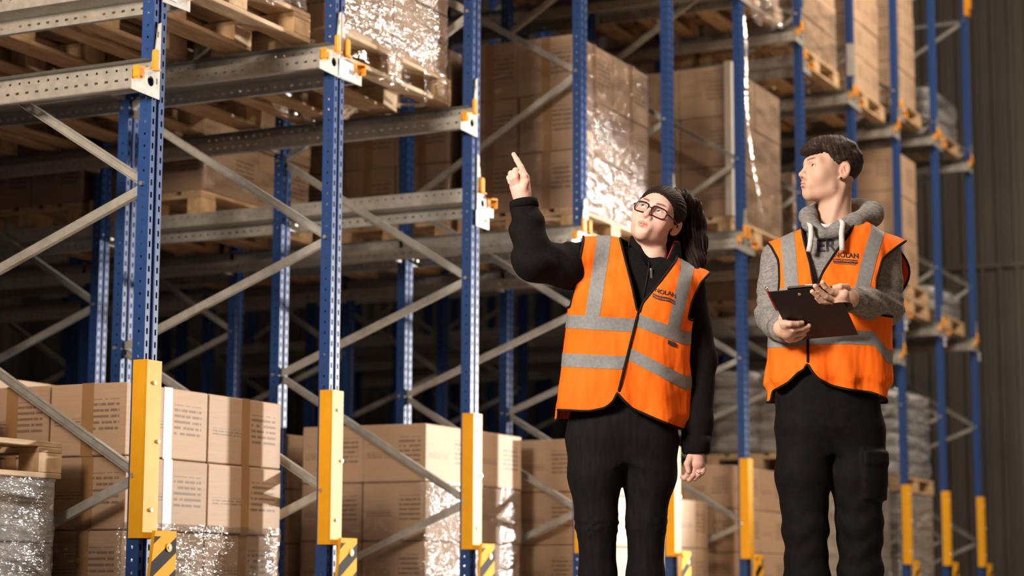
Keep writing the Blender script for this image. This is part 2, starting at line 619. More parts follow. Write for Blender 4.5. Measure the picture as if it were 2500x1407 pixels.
def plate_mesh(sg):
    """connector plate on the aisle face: tall hook flange on the post, wide lower part out to the rail, round hole"""
    b = MB()
    w = PW / 2
    y0, y1, y2 = sg * .003, sg * w, sg * (w + .148)
    P = [(y0, -.012), (y2, -.006), (y2, .074), (y1 + sg * .02, .10), (y1 + sg * .006, .15), (y1 - sg * .006, .20), (y1 - sg * .02, .30), (y0, .31)]
    c, r = (sg * (w + .022), .052), .021
    hole = [(c[0] + r * math.cos(2 * math.pi * i / 16), c[1] + r * math.sin(2 * math.pi * i / 16)) for i in range(16)]
    # ring around the hole inside a square, remainder as strips
    q = [(c[0] - .03, c[1] - .03), (c[0] + .03, c[1] - .03), (c[0] + .03, c[1] + .03), (c[0] - .03, c[1] + .03)]
    bm = bmesh.new()
    for x in (.004, .009):
        ov = [bm.verts.new((x, y, z)) for y, z in P]
        hv = [bm.verts.new((x, y, z)) for y, z in hole]
        es = [bm.edges.new((l[i], l[(i + 1) % len(l)])) for l in (ov, hv) for i in range(len(l))]
        bmesh.ops.triangle_fill(bm, edges=es, use_beauty=True)
        if x == .004:
            a = (ov, hv)
        else:
            for l0, l1 in zip(a, (ov, hv)):
                for i in range(len(l0)):
                    j = (i + 1) % len(l0)
                    bm.faces.new((l0[i], l0[j], l1[j], l1[i]))
    bmesh.ops.recalc_face_normals(bm, faces=bm.faces)
    # folded end lip
    me = bpy.data.meshes.new('connector_plate')
    bm.to_mesh(me)
    bm.free()
    me.materials.append(M['galv'])
    return me


def clip_meshes(sg):
    w = PW / 2
    out = []
    # upright tab
    b = MB()
    pts = []
    for cz, a0 in ((.172, 0), (.118, math.pi)):
        for i in range(7):
            t = a0 + math.pi * i / 6
            pts.append((sg * (w + .004) + .016 * math.cos(t), cz + .016 * math.sin(t)))
    b.prism(pts, 0, .010, .022)
    b.box(.009, .034, sg * (w + .004) - .015, sg * (w + .004) + .015, .098, .106)
    out.append(b.mesh('lock_clip', M['clip']))
    # lower folded bracket
    b = MB()
    c = sg * (w + .105)
    b.prism([(c - .030, .036), (c + .030, .050), (c + .034, .075), (c + .028, .088), (c - .032, .078)], 0, .010, .016)
    b.prism([(c - .034, .078), (c + .032, .088), (c + .030, .094), (c - .036, .085)], 0, .010, .040)
    b.prism([(c + sg * .030, .040), (c + sg * .036, .045), (c + sg * .036, .09), (c + sg * .030, .09)], 0, .010, .036)
    out.append(b.mesh('lock_clip', M['clip']))
    return out


RAILM = {s: rail_mesh(s) for s in (-1, 1)}
PLATEM = {s: plate_mesh(s) for s in (-1, 1)}
CLIPM = {s: clip_meshes(s) for s in (-1, 1)}
RIVET = MB().cyl((0, 0, 0), (.005, 0, 0), .006, .004, n=8).mesh('rivet', M['zinc'])
PSLOT = MB().box(.0088, .0094, -.0035, .0035, -.012, .012).mesh('hook_slot', M['ink'])
ARM = {s: MB().box(-.045, -.02, s * (PW / 2), s * (PW / 2 + .135), 0, .066).box(-.045, -.02, s * (PW / 2), s * (PW / 2 + .006), 0, .16).mesh('bracket_arm', M['galv']) for s in (-1, 1)}


def rail(k, sg, lvl):
    lane = k if sg > 0 else k - 1
    z = ZB[lvl][TYPE[lane]]
    side = 'right' if sg > 0 else 'left'
    lab = 'perforated grey steel rail on the %s side of the %s upright, %s level' % (side, ORD[k], ('lower', 'upper')[lvl])
    t = thing('pallet_rail', lab, 'rack rail', (0, (k - 1) * S, z), 'pallet rails running back into the rack')
    obj('rail_profile', RAILM[sg], t)
    pl = obj('connector_plate', PLATEM[sg], t)
    for m in CLIPM[sg]:
        obj('lock_clip', m, t)
    w = PW / 2
    for y, zz, x in ((w + .118, .060, .016), (w + .090, .054, .016), (w - .018, .185, .009)):
        obj('rivet', RIVET, pl, (x, sg * y, zz))
    for zz in (.06, .12, .255):
        obj('hook_slot', PSLOT, pl, (0, sg * (w - .018), zz))
    for d in (DEP, 2.42, 2.42 + DEP):
        obj('bracket_arm', ARM[sg], t, (-d, 0, 0))
    return t


for k in range(1, 12):
    for sg in (-1, 1):
        for lvl in (0, 1):
            if k == 11 and sg == 1:
                continue
            if lvl == 1 and k < 4:
                continue
            rail(k, sg, lvl)


def label_tag(k, y, z, n, lab):
    t = thing('location_label', lab, 'label', (.010, (k - 1) * S, z), 'location labels on the uprights')
    for i in range(n):
        w = .075
        MB().box(.0, .003, y + i * w, y + (i + 1) * w - .003, 0, .085).build('label_card', M['tag'] if i == 0 else M['paper'], t)
        if i == n - 1:
            for q in range(4):
                MB().box(.003, .0035, y + i * w + .012 + q * .013, y + i * w + .020 + q * .013, .03, .055).build('label_mark', M['ink'], t)
    return t


label_tag(2, -.02, 2.585, 2, 'pale double location label on the connector plates of the second upright')
label_tag(3, -.015, 2.10, 2, 'small pale location label below the lower beam on the third upright')
label_tag(1, .02, 2.60, 1, 'white location label at the top edge beside the first upright')
label_tag(9, .0, 2.50, 1, 'pale blue location label on the ninth upright under the lower beam')
label_tag(10, .0, 2.50, 1, 'pale blue location label on the tenth upright under the lower beam')
label_tag(11, .0, 2.50, 1, 'pale blue location label on the last upright under the lower beam')
# ------------------------------------------------------------------ pallets
PLW, PLD, PLH = 1.2, .8, .144      # along the aisle, into the lane, height


def pb(name, sx, sy, sz, mat):
    bm = bmesh.new()
    bmesh.ops.create_cube(bm, size=1)
    bmesh.ops.scale(bm, vec=(sx, sy, sz), verts=bm.verts)
    bmesh.ops.bevel(bm, geom=bm.edges[:], offset=.003, segments=1, affect='EDGES')
    me = bpy.data.meshes.new(name)
    bm.to_mesh(me)
    bm.free()
    me.materials.append(mat)
    return me


DECK_W = pb('deck_board', .145, 1.2, .022, M['wood_y'])
DECK_N = pb('deck_board', .100, 1.2, .022, M['wood_y'])
STRG = pb('cross_board', .8, .145, .022, M['wood'])
BOT_W = pb('bottom_board', .145, 1.2, .022, M['wood_y'])
BOT_N = pb('bottom_board', .100, 1.2, .022, M['wood_y'])
BLK = pb('block', .100, .145, .078, M['block'])
BLKC = pb('block', .145, .145, .078, M['block'])


def place_words(lane, lvl, row, tier=0):
    a = 'left of first upright' if lane == 0 else 'between %s and %s uprights' % (ORD[lane], ORD[lane + 1])
    b = ('floor level', 'lower rails', 'upper rails')[lvl]
    r = ('front row', 'second row', 'third row', 'fourth row')[row]
    return a, b, r


def pallet(x, y, z, label):
    """origin at the centre of the base; long side along the aisle"""
    t = thing('pallet', label, 'pallet', (x, y, z), 'wooden pallets in the rack')
    for px, m in ((-.35, BOT_N), (0, BOT_W), (.35, BOT_N)):
        obj('bottom_board', m, t, (px, 0, .011))
        for py in (-.5275, 0, .5275):
            obj('block', BLKC if px == 0 else BLK, t, (px, py, .061))
    for py in (-.5275, 0, .5275):
        obj('cross_board', STRG, t, (0, py, .111))
    for px, m in ((-.327, DECK_W), (-.165, DECK_N), (0, DECK_W), (.165, DECK_N), (.327, DECK_W)):
        obj('deck_board', m, t, (px, 0, .133))
    return t


# ------------------------------------------------------------------ cartons, film, sacks
_cache = {}


def carton_mesh(sx, sy, sz, mat):
    key = (round(sx, 3), round(sy, 3), round(sz, 3), mat)
    if key not in _cache:
        bm = bmesh.new()
        bmesh.ops.create_cube(bm, size=1)
        bmesh.ops.scale(bm, vec=(sx - .006, sy - .006, sz - .004), verts=bm.verts)
        bmesh.ops.bevel(bm, geom=bm.edges[:], offset=.005, segments=1, affect='EDGES')
        me = bpy.data.meshes.new('carton')
        bm.to_mesh(me)
        bm.free()
        me.materials.append(M[mat])
        _cache[key] = me
    return _cache[key]


def tape_mesh(sy_or_sx, sz, facing):
    key = ('tape', round(sz, 3), facing)
    if key not in _cache:
        w = .03
        b = MB()
        if facing == 'x':
            b.box(-.0005, .0012, -w, w, -sz / 2, sz / 2)
        else:
            b.box(-w, w, -.0012, .0005, -sz / 2, sz / 2)
        _cache[key] = b.mesh('tape_strip', M['tape'])
    return _cache[key]


def film_mesh(W_, D_, H_, seed, skirt=.10, holes=False):
    """stretch film pulled round the four sides of a load: creased, with a ragged skirt over the pallet"""
    r = np.random.default_rng(seed)
    nu, nv = 132, 40
    per = 2 * (W_ + D_)
    ph = r.uniform(0, 6.28, 24)
    vs = []
    for j in range(nv + 1):
        t = j / nv
        for i in range(nu):
            s_ = i / nu * per
            if s_ < W_:
                p, n = (D_ / 2, -W_ / 2 + s_), (1, 0)
            elif s_ < W_ + D_:
                p, n = (D_ / 2 - (s_ - W_), W_ / 2), (0, 1)
            elif s_ < 2 * W_ + D_:
                p, n = (-D_ / 2, W_ / 2 - (s_ - W_ - D_)), (-1, 0)
            else:
                p, n = (-D_ / 2 + (s_ - 2 * W_ - D_), -W_ / 2), (0, -1)
            z = -skirt + (H_ + skirt) * t
            if t == 0 and skirt > 0:
                z += .05 * math.sin(s_ * 5 + ph[0]) + .04 * math.sin(s_ * 17 + ph[1])
            cr = 0
            for q in range(6):
                cr += math.sin(s_ * (3 + 5 * q) + z * (22 + 13 * q) * (1 if q % 2 else -1) + ph[2 + q]) / (1 + q * .6)
            off = .007 + .0035 * cr
            if z < 0 and skirt > 0:
                off += .02 + .015 * math.sin(s_ * 23 + ph[9])
            vs.append((p[0] + n[0] * off, p[1] + n[1] * off, z))
    fs = []
    for j in range(nv):
        for i in range(nu):
            if holes and j < 9:
                a = i / nu
                if (abs(a - .07) < .035 and 1 <= j < 6) or (abs(a - .2) < .02 and 0 <= j < 5):
                    continue
            fs.append((j * nu + i, j * nu + (i + 1) % nu, (j + 1) * nu + (i + 1) % nu, (j + 1) * nu + i))
    return vs, fs


def load(lane, lvl, row, d0, z, cols, rows, bh, mat='carton', film=None, width=1.16, depth=.78, dcols=2, label=None, seed=1, tape=False,
         holes=False, jitter=.006, kinds=None, yoff=0):
    y = (lane - 1) * S + S / 2 + yoff
    x = -d0 - PLD / 2
    t = thing('carton_stack', label, 'boxes', (x, y, z), 'loads of cartons in the rack')
    r = random.Random(seed * 31 + lane * 7 + row)
    sy, sx = width / cols, depth / dcols
    for kz in range(rows):
        for a in range(cols):
            for c in range(dcols):
                mt = mat
                if kinds and kz in kinds:
                    mt = kinds[kz]
                o = obj('carton', carton_mesh(sx, sy, bh, mt), t,
                        (depth / 2 - sx * (c + .5) + r.uniform(-jitter, jitter), -width / 2 + sy * (a + .5) + r.uniform(-jitter, jitter) * .5, bh * (kz + .5)))
                o.rotation_euler = (0, 0, r.uniform(-.008, .008))
                if tape and (c == 0 or a == 0):
                    if c == 0:
                        obj('tape_strip', tape_mesh(sy, bh, 'x'), o, (sx / 2 - .003, 0, 0))
                    if a == 0:
                        obj('tape_strip', tape_mesh(sx, bh, 'y'), o, (0, -sy / 2 + .003, 0))
    if film:
        H_ = rows * bh if film[1] is None else film[1]
        vs, fs = film_mesh(width, depth, H_ + .004, seed, skirt=film[2] if len(film) > 2 else -.003, holes=holes)
        f = MB().add(vs, fs).build('stretch_film', M[film[0]], t, smooth=True)
    return t


def stack(lane, lvl, row, d0, cols, rows, bh, desc, pal_desc='bare wooden pallet', z=None, **kw):
    a, b, r = place_words(lane, lvl, row)
    base = (0.0, 0, 0)[0] if lvl == 0 else ZB[lvl - 1][TYPE[lane]] + .142
    if z is not None:
        base = z
    y = (lane - 1) * S + S / 2
    extra = kw.pop('where', '')
    pallet(-d0 - PLD / 2, y + kw.get('yoff', 0), base + .001, '%s, %s, %s, %s%s' % (pal_desc, b, a, r, extra))
    if rows:
        load(lane, lvl, row, d0, base + PLH + .003, cols, rows, bh, label='%s, %s, %s, %s%s' % (desc, b, a, r, extra), **kw)


def sack_stack(lane, lvl, d0, z, n, label, width=1.1, depth=.75, sh=.13, seed=3, mat='bagp', film=True):
    y = (lane - 1) * S + S / 2
    t = thing('sack_stack', label, 'sacks', (-d0 - PLD / 2, y, z), 'wrapped sacks in the rack')
    r = random.Random(seed)
    bm = bmesh.new()
    bmesh.ops.create_uvsphere(bm, u_segments=20, v_segments=12, radius=.5)
    for v in bm.verts:
        for i in range(3):
            p_ = .45 if i < 2 else .75
            v.co[i] = math.copysign(abs(v.co[i] * 2) ** p_ / 2, v.co[i])
        v.co.z += .03 * math.sin(v.co.x * 9 + seed) * math.cos(v.co.y * 7)
    bmesh.ops.scale(bm, vec=(depth / 2 * 1.02, width / 2 * 1.02, sh * 1.25), verts=bm.verts)
    me = bpy.data.meshes.new('sack')
    bm.to_mesh(me)
    bm.free()
    me.shade_smooth()
    me.materials.append(M[mat])
    for k in range(n):
        for a in (-1, 1):
            for c in (-1, 1):
                if k == n - 1 and a == 1 and r.random() < .5:
                    continue
                o = obj('sack', me, t, (c * depth / 4, a * width / 4, sh * (k + .5)))
                o.rotation_euler = (r.uniform(-.06, .06), r.uniform(-.06, .06), r.uniform(-.06, .06))
    if film:
        vs, fs = film_mesh(width + .02, depth + .02, n * sh, seed, skirt=-.003)
        MB().add(vs, fs).build('stretch_film', M['film_white'], t, smooth=True)
    return t


RowP = .86
# lane 0 (left of the first upright)
stack(0, 0, 0, .34, 2, 2, .245, 'low load of pale film-wrapped cartons', mat='carton_grey', film=('film_white', None), seed=11)
pallet(-.34 - .4, -S / 2, .642, 'film-draped wooden pallet lying on top of the low pale load at lower left')
load(0, 0, 0, .62, .79, 1, 1, .20, mat='carton_grey', film=('film', None, .12), width=1.0, depth=.6, label='small film-wrapped bundle on the topmost pallet at lower left edge', seed=12)
stack(0, 0, 1, .34 + RowP * 1.3, 2, 4, .29, 'tall load of plain brown cartons', seed=13)
for r_ in range(1, 4):
    stack(0, 1, r_, .30 + r_ * RowP, 2, 3, .32, 'brown carton load', film=('film', None) if r_ == 1 else None, seed=14 + r_)
# lane 1
stack(1, 0, 0, .19, 2, 3, .30, 'printed carton load, bottom row film-wrapped', film=('film', .33), seed=21, tape=True)
stack(1, 0, 1, .19 + RowP, 2, 3, .325, 'load of plain brown cartons', seed=22)
stack(1, 0, 2, .19 + 2 * RowP, 2, 3, .33, 'load of plain brown cartons', seed=23)
for r_ in range(4):
    stack(1, 1, r_, .10 + r_ * RowP, 2, 3, .32, 'film-wrapped brown carton load' if r_ == 0 else 'brown carton load', film=('film', None, .02) if r_ == 0 else None, seed=24 + r_)
# lane 2
stack(2, 0, 2, .3 + 1.35 * RowP, 2, 3, .30, 'dim load of brown cartons', film=('film', None), seed=31)
for r_ in range(4):
    stack(2, 1, r_, .10 + r_ * RowP, 2, 3, .34, 'sparkling film-wrapped brown carton load' if r_ == 0 else 'brown carton load', film=('film', None, .15 if r_ == 0 else -.003), seed=32 + r_, holes=(r_ == 0))
# lane 3
stack(3, 0, 0, .34, 2, 3, .312, 'carton load with unwrapped top row', film=('film', .63), seed=41)
stack(3, 0, 1, .34 + RowP, 2, 3, .30, 'load of brown cartons', seed=42)
for r_ in (2, 3):
    stack(3, 1, r_, .10 + r_ * RowP, 2, 3, .34, 'dim brown carton load', film=('film', None), seed=43 + r_)
stack(3, 2, 0, .1, 2, 3, .33, 'brown carton load', seed=47)
stack(3, 2, 1, .1 + RowP, 2, 3, .33, 'brown carton load', seed=48)
# lane 4
stack(4, 0, 0, .10, 2, 3, .312, 'load of brown cartons', seed=51)
stack(4, 0, 1, .10 + RowP, 2, 3, .29, 'load of brown cartons', seed=52)
for r_ in range(4):
    stack(4, 1, r_, .10 + r_ * RowP, 2, 3, .357, 'tall glossy film-wrapped printed carton load' if r_ == 0 else 'film-wrapped carton load', film=('film', None), seed=53 + r_, tape=(r_ < 2))
stack(4, 2, 0, .1, 2, 3, .33, 'brown carton load', film=('film', None), seed=57)
stack(4, 2, 1, .1 + RowP, 2, 3, .33, 'brown carton load', seed=58)
# lane 5
stack(5, 0, 0, .25, 2, 2, .33, 'load of brown cartons', seed=61)
stack(5, 1, 1, .12 + RowP, 2, 3, .30, 'dim brown carton load', seed=63)
stack(5, 2, 0, .1, 2, 2, .30, 'film-wrapped brown carton load', film=('film', None), seed=64)
stack(5, 2, 1, .1 + RowP, 2, 2, .30, 'film-wrapped brown carton load', film=('film', None), seed=65)
# lane 6
stack(6, 0, 0, .14, 2, 3, .31, 'load of brown cartons', seed=71)
stack(6, 0, 1, .14 + RowP, 2, 3, .31, 'load of brown cartons', seed=72)
stack(6, 1, 0, .14, 2, 3, .376, 'tall pale cartons with edge board', film=('film', None), seed=73)
stack(6, 1, 1, .14 + RowP, 2, 3, .36, 'load of brown cartons', seed=74)
stack(6, 2, 0, .14, 2, 2, .30, 'film-draped brown carton load', film=('film_white', None, .2), seed=75)
stack(6, 2, 1, .14 + RowP, 2, 2, .30, 'brown carton load', seed=76)
eb = MB().box(-.005, .0, 0, .05, 0, 1.15).box(-.05, .0, -.004, .0, 0, 1.15).build('edge_board', M['edge'])
eb.location = (-.125, 5 * S + .095, 2.88)
tag(eb, 'long white edge protector board on the corner of the tall carton load', 'edge board')
# lane 7
stack(7, 0, 0, .08, 2, 3, .315, 'load of white cartons in milky film', mat='carton_white', film=('film_white', None), seed=81)
pallet(-.48, 6 * S + S / 2, 1.10, 'wooden pallet stacked on the white cartons behind the man')
sack_stack(7, 0, .08, 1.25, 5, 'grey film-wrapped sacks stacked on the white carton load behind the people', seed=82)
stack(7, 1, 0, .12, 2, 3, .33, 'brown carton load', film=('film', None), seed=83)
stack(7, 1, 1, .12 + RowP, 2, 3, .33, 'brown carton load', seed=84)
stack(7, 2, 0, .10, 3, 4, .28, 'load of pale printed cartons', film=('film', .5), seed=85)
stack(7, 2, 1, .10 + RowP, 2, 3, .33, 'brown carton load', seed=86)
# lane 8
stack(8, 0, 0, .12, 2, 3, .31, 'load of grey wrapped cartons', mat='carton_grey', film=('film', None), seed=91)
stack(8, 1, 0, .12, 2, 3, .36, 'load of dark brown cartons', seed=92)
stack(8, 1, 1, .12 + RowP, 2, 3, .36, 'load of dark brown cartons', seed=93)
stack(8, 2, 0, .10, 2, 4, .31, 'tall load of pale cartons', seed=94, width=.95)
stack(8, 2, 1, .10 + RowP, 2, 4, .31, 'tall load of brown cartons', seed=95)
# lane 9
stack(9, 0, 0, .10, 2, 3, .30, 'load of grey cartons in film', mat='carton_grey', film=('film_white', None), seed=101)
pallet(-.5, 8 * S + S / 2, 1.06, 'wooden pallet between two grey loads at floor level right of the ninth upright')
sack_stack(9, 0, .10, 1.21, 6, 'grey film-wrapped sacks stacked high right of the ninth upright', seed=102)
stack(9, 1, 0, .10, 1, 0, .3, '', pal_desc='lower of two bare stacked pallets')
pallet(-.5, 8 * S + S / 2, ZB[0]['B'] + .142 + .146, 'upper of two bare stacked pallets on the lower rails beyond the ninth upright')
load(9, 1, 0, .10, ZB[0]['B'] + .142 + .293, 1, 3, .40, width=.80, label='tall narrow brown carton tower on two stacked pallets beyond the ninth upright', seed=103, yoff=-.12)
stack(9, 2, 0, .10, 2, 4, .31, 'tall load of brown cartons', seed=104, width=.85, yoff=-.1)
stack(9, 2, 1, .10 + RowP, 2, 4, .31, 'tall load of brown cartons', seed=105)
# lane 10
stack(10, 1, 0, .10, 2, 0, .3, '')
sack_stack(10, 1, .10, ZB[0]['B'] + .142 + .148, 2, 'low grey wrapped sack load on the lower rails before the last upright', seed=111, width=.95)
stack(10, 2, 0, .10, 2, 0, .3, '')
sack_stack(10, 2, .10, ZB[1]['B'] + .142 + .148, 3, 'silvery film-wrapped sacks slumped on the highest pallet at the far right', seed=112)

# red cable coil high on the end wall
cc = []
for i in range(60):
    t_ = i / 59 * 6 * math.pi
    cc.append((.12 * math.cos(t_), -.02 - .004 * i / 10, .12 * math.sin(t_)))
co = MB().tube(cc, .009, 6).build('cable_coil', M['red'], smooth=True)
co.location = (3.05, 16.26, 6.75)
tag(co, 'red cable coil hanging high on the dark end wall', 'cable')
# loose strip of film hanging beside the sixth upright
pts = [(-.06 + .015 * math.sin(i * .35), 5 * S + .13 + .004 * i + .0005 * i * i, 4.55 - .072 * i) for i in range(24)]
fs_ = MB()
vv, ff = [], []
for i, p in enumerate(pts):
    w = .014 + .004 * math.sin(i * .8)
    vv += [(p[0], p[1] - w, p[2]), (p[0] + .02, p[1], p[2] + .004), (p[0], p[1] + w, p[2])]
for i in range(len(pts) - 1):
    ff += [(3 * i, 3 * i + 1, 3 * i + 4, 3 * i + 3), (3 * i + 1, 3 * i + 2, 3 * i + 5, 3 * i + 4)]
st = fs_.add(vv, ff).build('film_strip', M['film_white'], smooth=True)
tag(st, 'long loose strip of white film hanging down beside the sixth upright', 'film strip')
# ------------------------------------------------------------------ people: implicit surfaces


def A3(*p):
    return np.array(p, float)


def ell(p, c, r, R=None):
    q = p - np.asarray(c)
    if R is not None:
        q = q @ R
    r = np.asarray(r, float)
    k0 = np.sqrt(((q / r) ** 2).sum(1)) + 1e-9
    k1 = np.sqrt(((q / r ** 2) ** 2).sum(1)) + 1e-9
    return k0 * (k0 - 1) / k1


def cap(p, a, b, ra, rb=None):
    rb = ra if rb is None else rb
    a, b = np.asarray(a, float), np.asarray(b, float)
    pa, ba = p - a, b - a
    h = np.clip(pa @ ba / (ba @ ba + 1e-12), 0, 1)
    return np.sqrt(((pa - h[:, None] * ba) ** 2).sum(1)) - (ra + (rb - ra) * h)


def chain(p, pts, rs, k=.008):
    d = None
    for i in range(len(pts) - 1):
        c = cap(p, pts[i], pts[i + 1], rs[i], rs[i + 1])
        d = c if d is None else su(d, c, k)
    return d


def su(a, b, k):
    h = np.clip(.5 + .5 * (b - a) / k, 0, 1)
    return b * (1 - h) + a * h - k * h * (1 - h)


def smax(a, b, k):
    return -su(-a, -b, k)


def column(p, tab, n=2.4):
    """stack of superellipses: rows (z, cx, cy, rx, ry)"""
    t = np.asarray(tab, float)
    z = p[:, 2]
    cx, cy, rx, ry = (np.interp(z, t[:, 0], t[:, i]) for i in (1, 2, 3, 4))
    q = (np.abs((p[:, 0] - cx) / rx) ** n + np.abs((p[:, 1] - cy) / ry) ** n) ** (1 / n)
    d = (q - 1) * np.minimum(rx, ry)
    return np.maximum(d, np.maximum(t[0, 0] - z, z - t[-1, 0]))


def wob(p, f, seed, n=4):
    """smooth pseudo noise"""
    r = np.random.default_rng(seed)
    o = np.zeros(len(p))
    for i in range(n):
        d = r.normal(size=3)
        d /= np.linalg.norm(d)
        o += np.sin(p @ d * f * (1 + .45 * i) + r.uniform(0, 6.28)) / (1 + .5 * i)
    return o / n


def snet(f, lo, hi, h):
    """naive surface nets on a sparse grid; returns vertices and quads"""
    lo, hi = np.asarray(lo, float), np.asarray(hi, float)
    B = 6
    nb = np.ceil((hi - lo) / (h * B)).astype(int)
    n = nb * B
    ci = np.stack(np.meshgrid(*[np.arange(k) for k in nb], indexing='ij'), -1).reshape(-1, 3)
    dc = f(lo + (ci * B + (B - 1) / 2) * h)
    vol = np.repeat(np.repeat(np.repeat(np.sign(dc).reshape(nb), B, 0), B, 1), B, 2).astype(np.float32)
    act = np.abs(dc) < B * h * 1.15
    off = np.stack(np.meshgrid(*[np.arange(B)] * 3, indexing='ij'), -1).reshape(-1, 3)
    ix = (ci[act][:, None, :] * B + off[None]).reshape(-1, 3)
    if len(ix):
        vol[ix[:, 0], ix[:, 1], ix[:, 2]] = f(lo + ix * h)
    s = vol < 0
    cs = np.zeros(n - 1, np.int8)
    for dx in (0, 1):
        for dy in (0, 1):
            for dz in (0, 1):
                cs += s[dx:n[0] - 1 + dx, dy:n[1] - 1 + dy, dz:n[2] - 1 + dz]
    cells = np.argwhere((cs > 0) & (cs < 8))
    idx = -np.ones(n - 1, np.int64)
    idx[tuple(cells.T)] = np.arange(len(cells))
    acc = np.zeros((len(cells), 3))
    cnt = np.zeros(len(cells))
    for ax in range(3):
        for a in (0, 1):
            for b in (0, 1):
                o0 = [0, 0, 0]
                oth = [i for i in range(3) if i != ax]
                o0[oth[0]], o0[oth[1]] = a, b
                o1 = list(o0)
                o1[ax] = 1
                c0, c1 = cells + o0, cells + o1
                v0, v1 = vol[tuple(c0.T)], vol[tuple(c1.T)]
                m = (v0 < 0) != (v1 < 0)
                t = np.where(m, v0 / np.where(m, v0 - v1, 1), 0)
                pt = np.array(o0, float) + t[:, None] * (np.array(o1) - np.array(o0))
                acc[m] += pt[m]
                cnt[m] += 1
    V = lo + (cells + acc / cnt[:, None]) * h
    F_ = []
    for ax in range(3):
        o1 = [0, 0, 0]
        o1[ax] = 1
        a = s[:n[0] - o1[0], :n[1] - o1[1], :n[2] - o1[2]]
        b = s[o1[0]:, o1[1]:, o1[2]:]
        e = np.argwhere(a != b)
        u, w = [(1, 2), (2, 0), (0, 1)][ax]
        ok = (e[:, u] > 0) & (e[:, w] > 0) & (e[:, u] < n[u] - 1) & (e[:, w] < n[w] - 1) & (e[:, ax] < n[ax] - 1)
        e = e[ok]
        du, dw = np.zeros(3, int), np.zeros(3, int)
        du[u], dw[w] = 1, 1
        q = np.stack([idx[tuple((e - du - dw).T)], idx[tuple((e - dw).T)], idx[tuple(e.T)], idx[tuple((e - du).T)]], 1)
        inv = ~a[tuple(e.T)]
        q[inv] = q[inv][:, ::-1]
        F_.append(q[(q >= 0).all(1)])
    return V, np.concatenate(F_)


def clip_mesh(V, F, g):
    """keep the part of the mesh where g > 0, cutting faces along g = 0"""
    V = [tuple(v) for v in V]
    out, cut = [], {}
    used = {}
    nv = []

    def vid(i):
        if i not in used:
            used[i] = len(nv)
            nv.append(V[i])
        return used[i]

    def eid(i, j):
        k = (min(i, j), max(i, j))
        if k not in cut:
            t = g[i] / (g[i] - g[j])
            cut[k] = len(nv)
            nv.append(tuple(V[i][c] + t * (V[j][c] - V[i][c]) for c in range(3)))
        return cut[k]
    pos = g > 0
    for f in F:
        c = pos[list(f)].sum()
        if c == 0:
            continue
        if c == len(f):
            out.append(tuple(vid(i) for i in f))
            continue
        poly = []
        for a in range(len(f)):
            i, j = f[a], f[(a + 1) % len(f)]
            if pos[i]:
                poly.append(vid(i))
            if pos[i] != pos[j]:
                poly.append(eid(i, j))
        if len(poly) >= 3:
            out.append(tuple(poly))
    return np.array(nv).reshape(-1, 3), out


def edge_loops(F):
    cnt = {}
    for f in F:
        for a in range(len(f)):
            k = (f[a], f[(a + 1) % len(f)])
            cnt[k] = 1
    bd = {}
    for (i, j) in cnt:
        if (j, i) not in cnt:
            bd[i] = j
    loops = []
    while bd:
        s0, c = bd.popitem()
        l = [s0, c]
        while c in bd:
            c = bd.pop(c)
            l.append(c)
        loops.append(l)
    return loops


def smooth_pts(P, it=2, closed=False):
    P = np.array(P, float)
    for _ in range(it):
        Q = P.copy()
        Q[1:-1] = (P[:-2] + 2 * P[1:-1] + P[2:]) / 4
        P = Q
    return P


def mk(name, V, F, mat, parent, smooth=True, col=None):
    me = bpy.data.meshes.new(name)
    me.from_pydata([tuple(v) for v in V], [], [tuple(int(i) for i in f) for f in F])
    me.materials.append(mat)
    if smooth:
        me.shade_smooth()
    if col is not None:
        at = me.color_attributes.new('tint', 'FLOAT_COLOR', 'POINT')
        c4 = np.ones((len(V), 4), np.float32)
        c4[:, :3] = col
        at.data.foreach_set('color', c4.ravel())
    me.update()
    return obj(name, me, parent)


def normals(V, F):
    n = np.zeros_like(V)
    for f in F:
        a, b, c = V[f[0]], V[f[1]], V[f[2]]
        v = np.cross(b - a, c - a)
        for i in f:
            n[i] += v
    return n / (np.linalg.norm(n, axis=1)[:, None] + 1e-12)


def rot_head(yaw, pit, rol):
    cy, sy, cp, sp, cr, sr = math.cos(yaw), math.sin(yaw), math.cos(pit), math.sin(pit), math.cos(rol), math.sin(rol)
    return np.array([[cy, -sy, 0], [sy, cy, 0], [0, 0, 1]]) @ np.array([[1, 0, 0], [0, cp, -sp], [0, sp, cp]]) @ np.array([[cr, 0, sr], [0, 1, 0], [-sr, 0, cr]])


# person-space materials
def skin_mat():
    m, nt, b = new_mat('skin')
    a = nt.nodes.new('ShaderNodeAttribute')
    a.attribute_name = 'tint'
    n = noise(nt, coords(nt, 'Object'), 120, 3)
    nt.links.new(a.outputs['Color'], b.inputs['Base Color'])
    b.inputs['Roughness'].default_value = .60
    b.inputs['Specular IOR Level'].default_value = .35
    b.inputs['Subsurface Weight'].default_value = 0
    b.inputs['Subsurface Radius'].default_value = (.010, .004, .002)
    b.inputs['Subsurface Scale'].default_value = .6
    nt.links.new(bump(nt, n, .03, .001), b.inputs['Normal'])
    return m


def cloth_mat(name, c1, c2, scale, rough=.9, bmp=.25, sheen=0.0, stretch=(1, 1, 1), bd=.003):
    m = mat_noise(name, c1, c2, scale, stretch, rough=rough, bmp=bmp, bd=bd, spec=.12)
    b = m.node_tree.nodes['Principled BSDF']
    b.inputs['Sheen Weight'].default_value = sheen
    b.inputs['Sheen Roughness'].default_value = .5
    return m


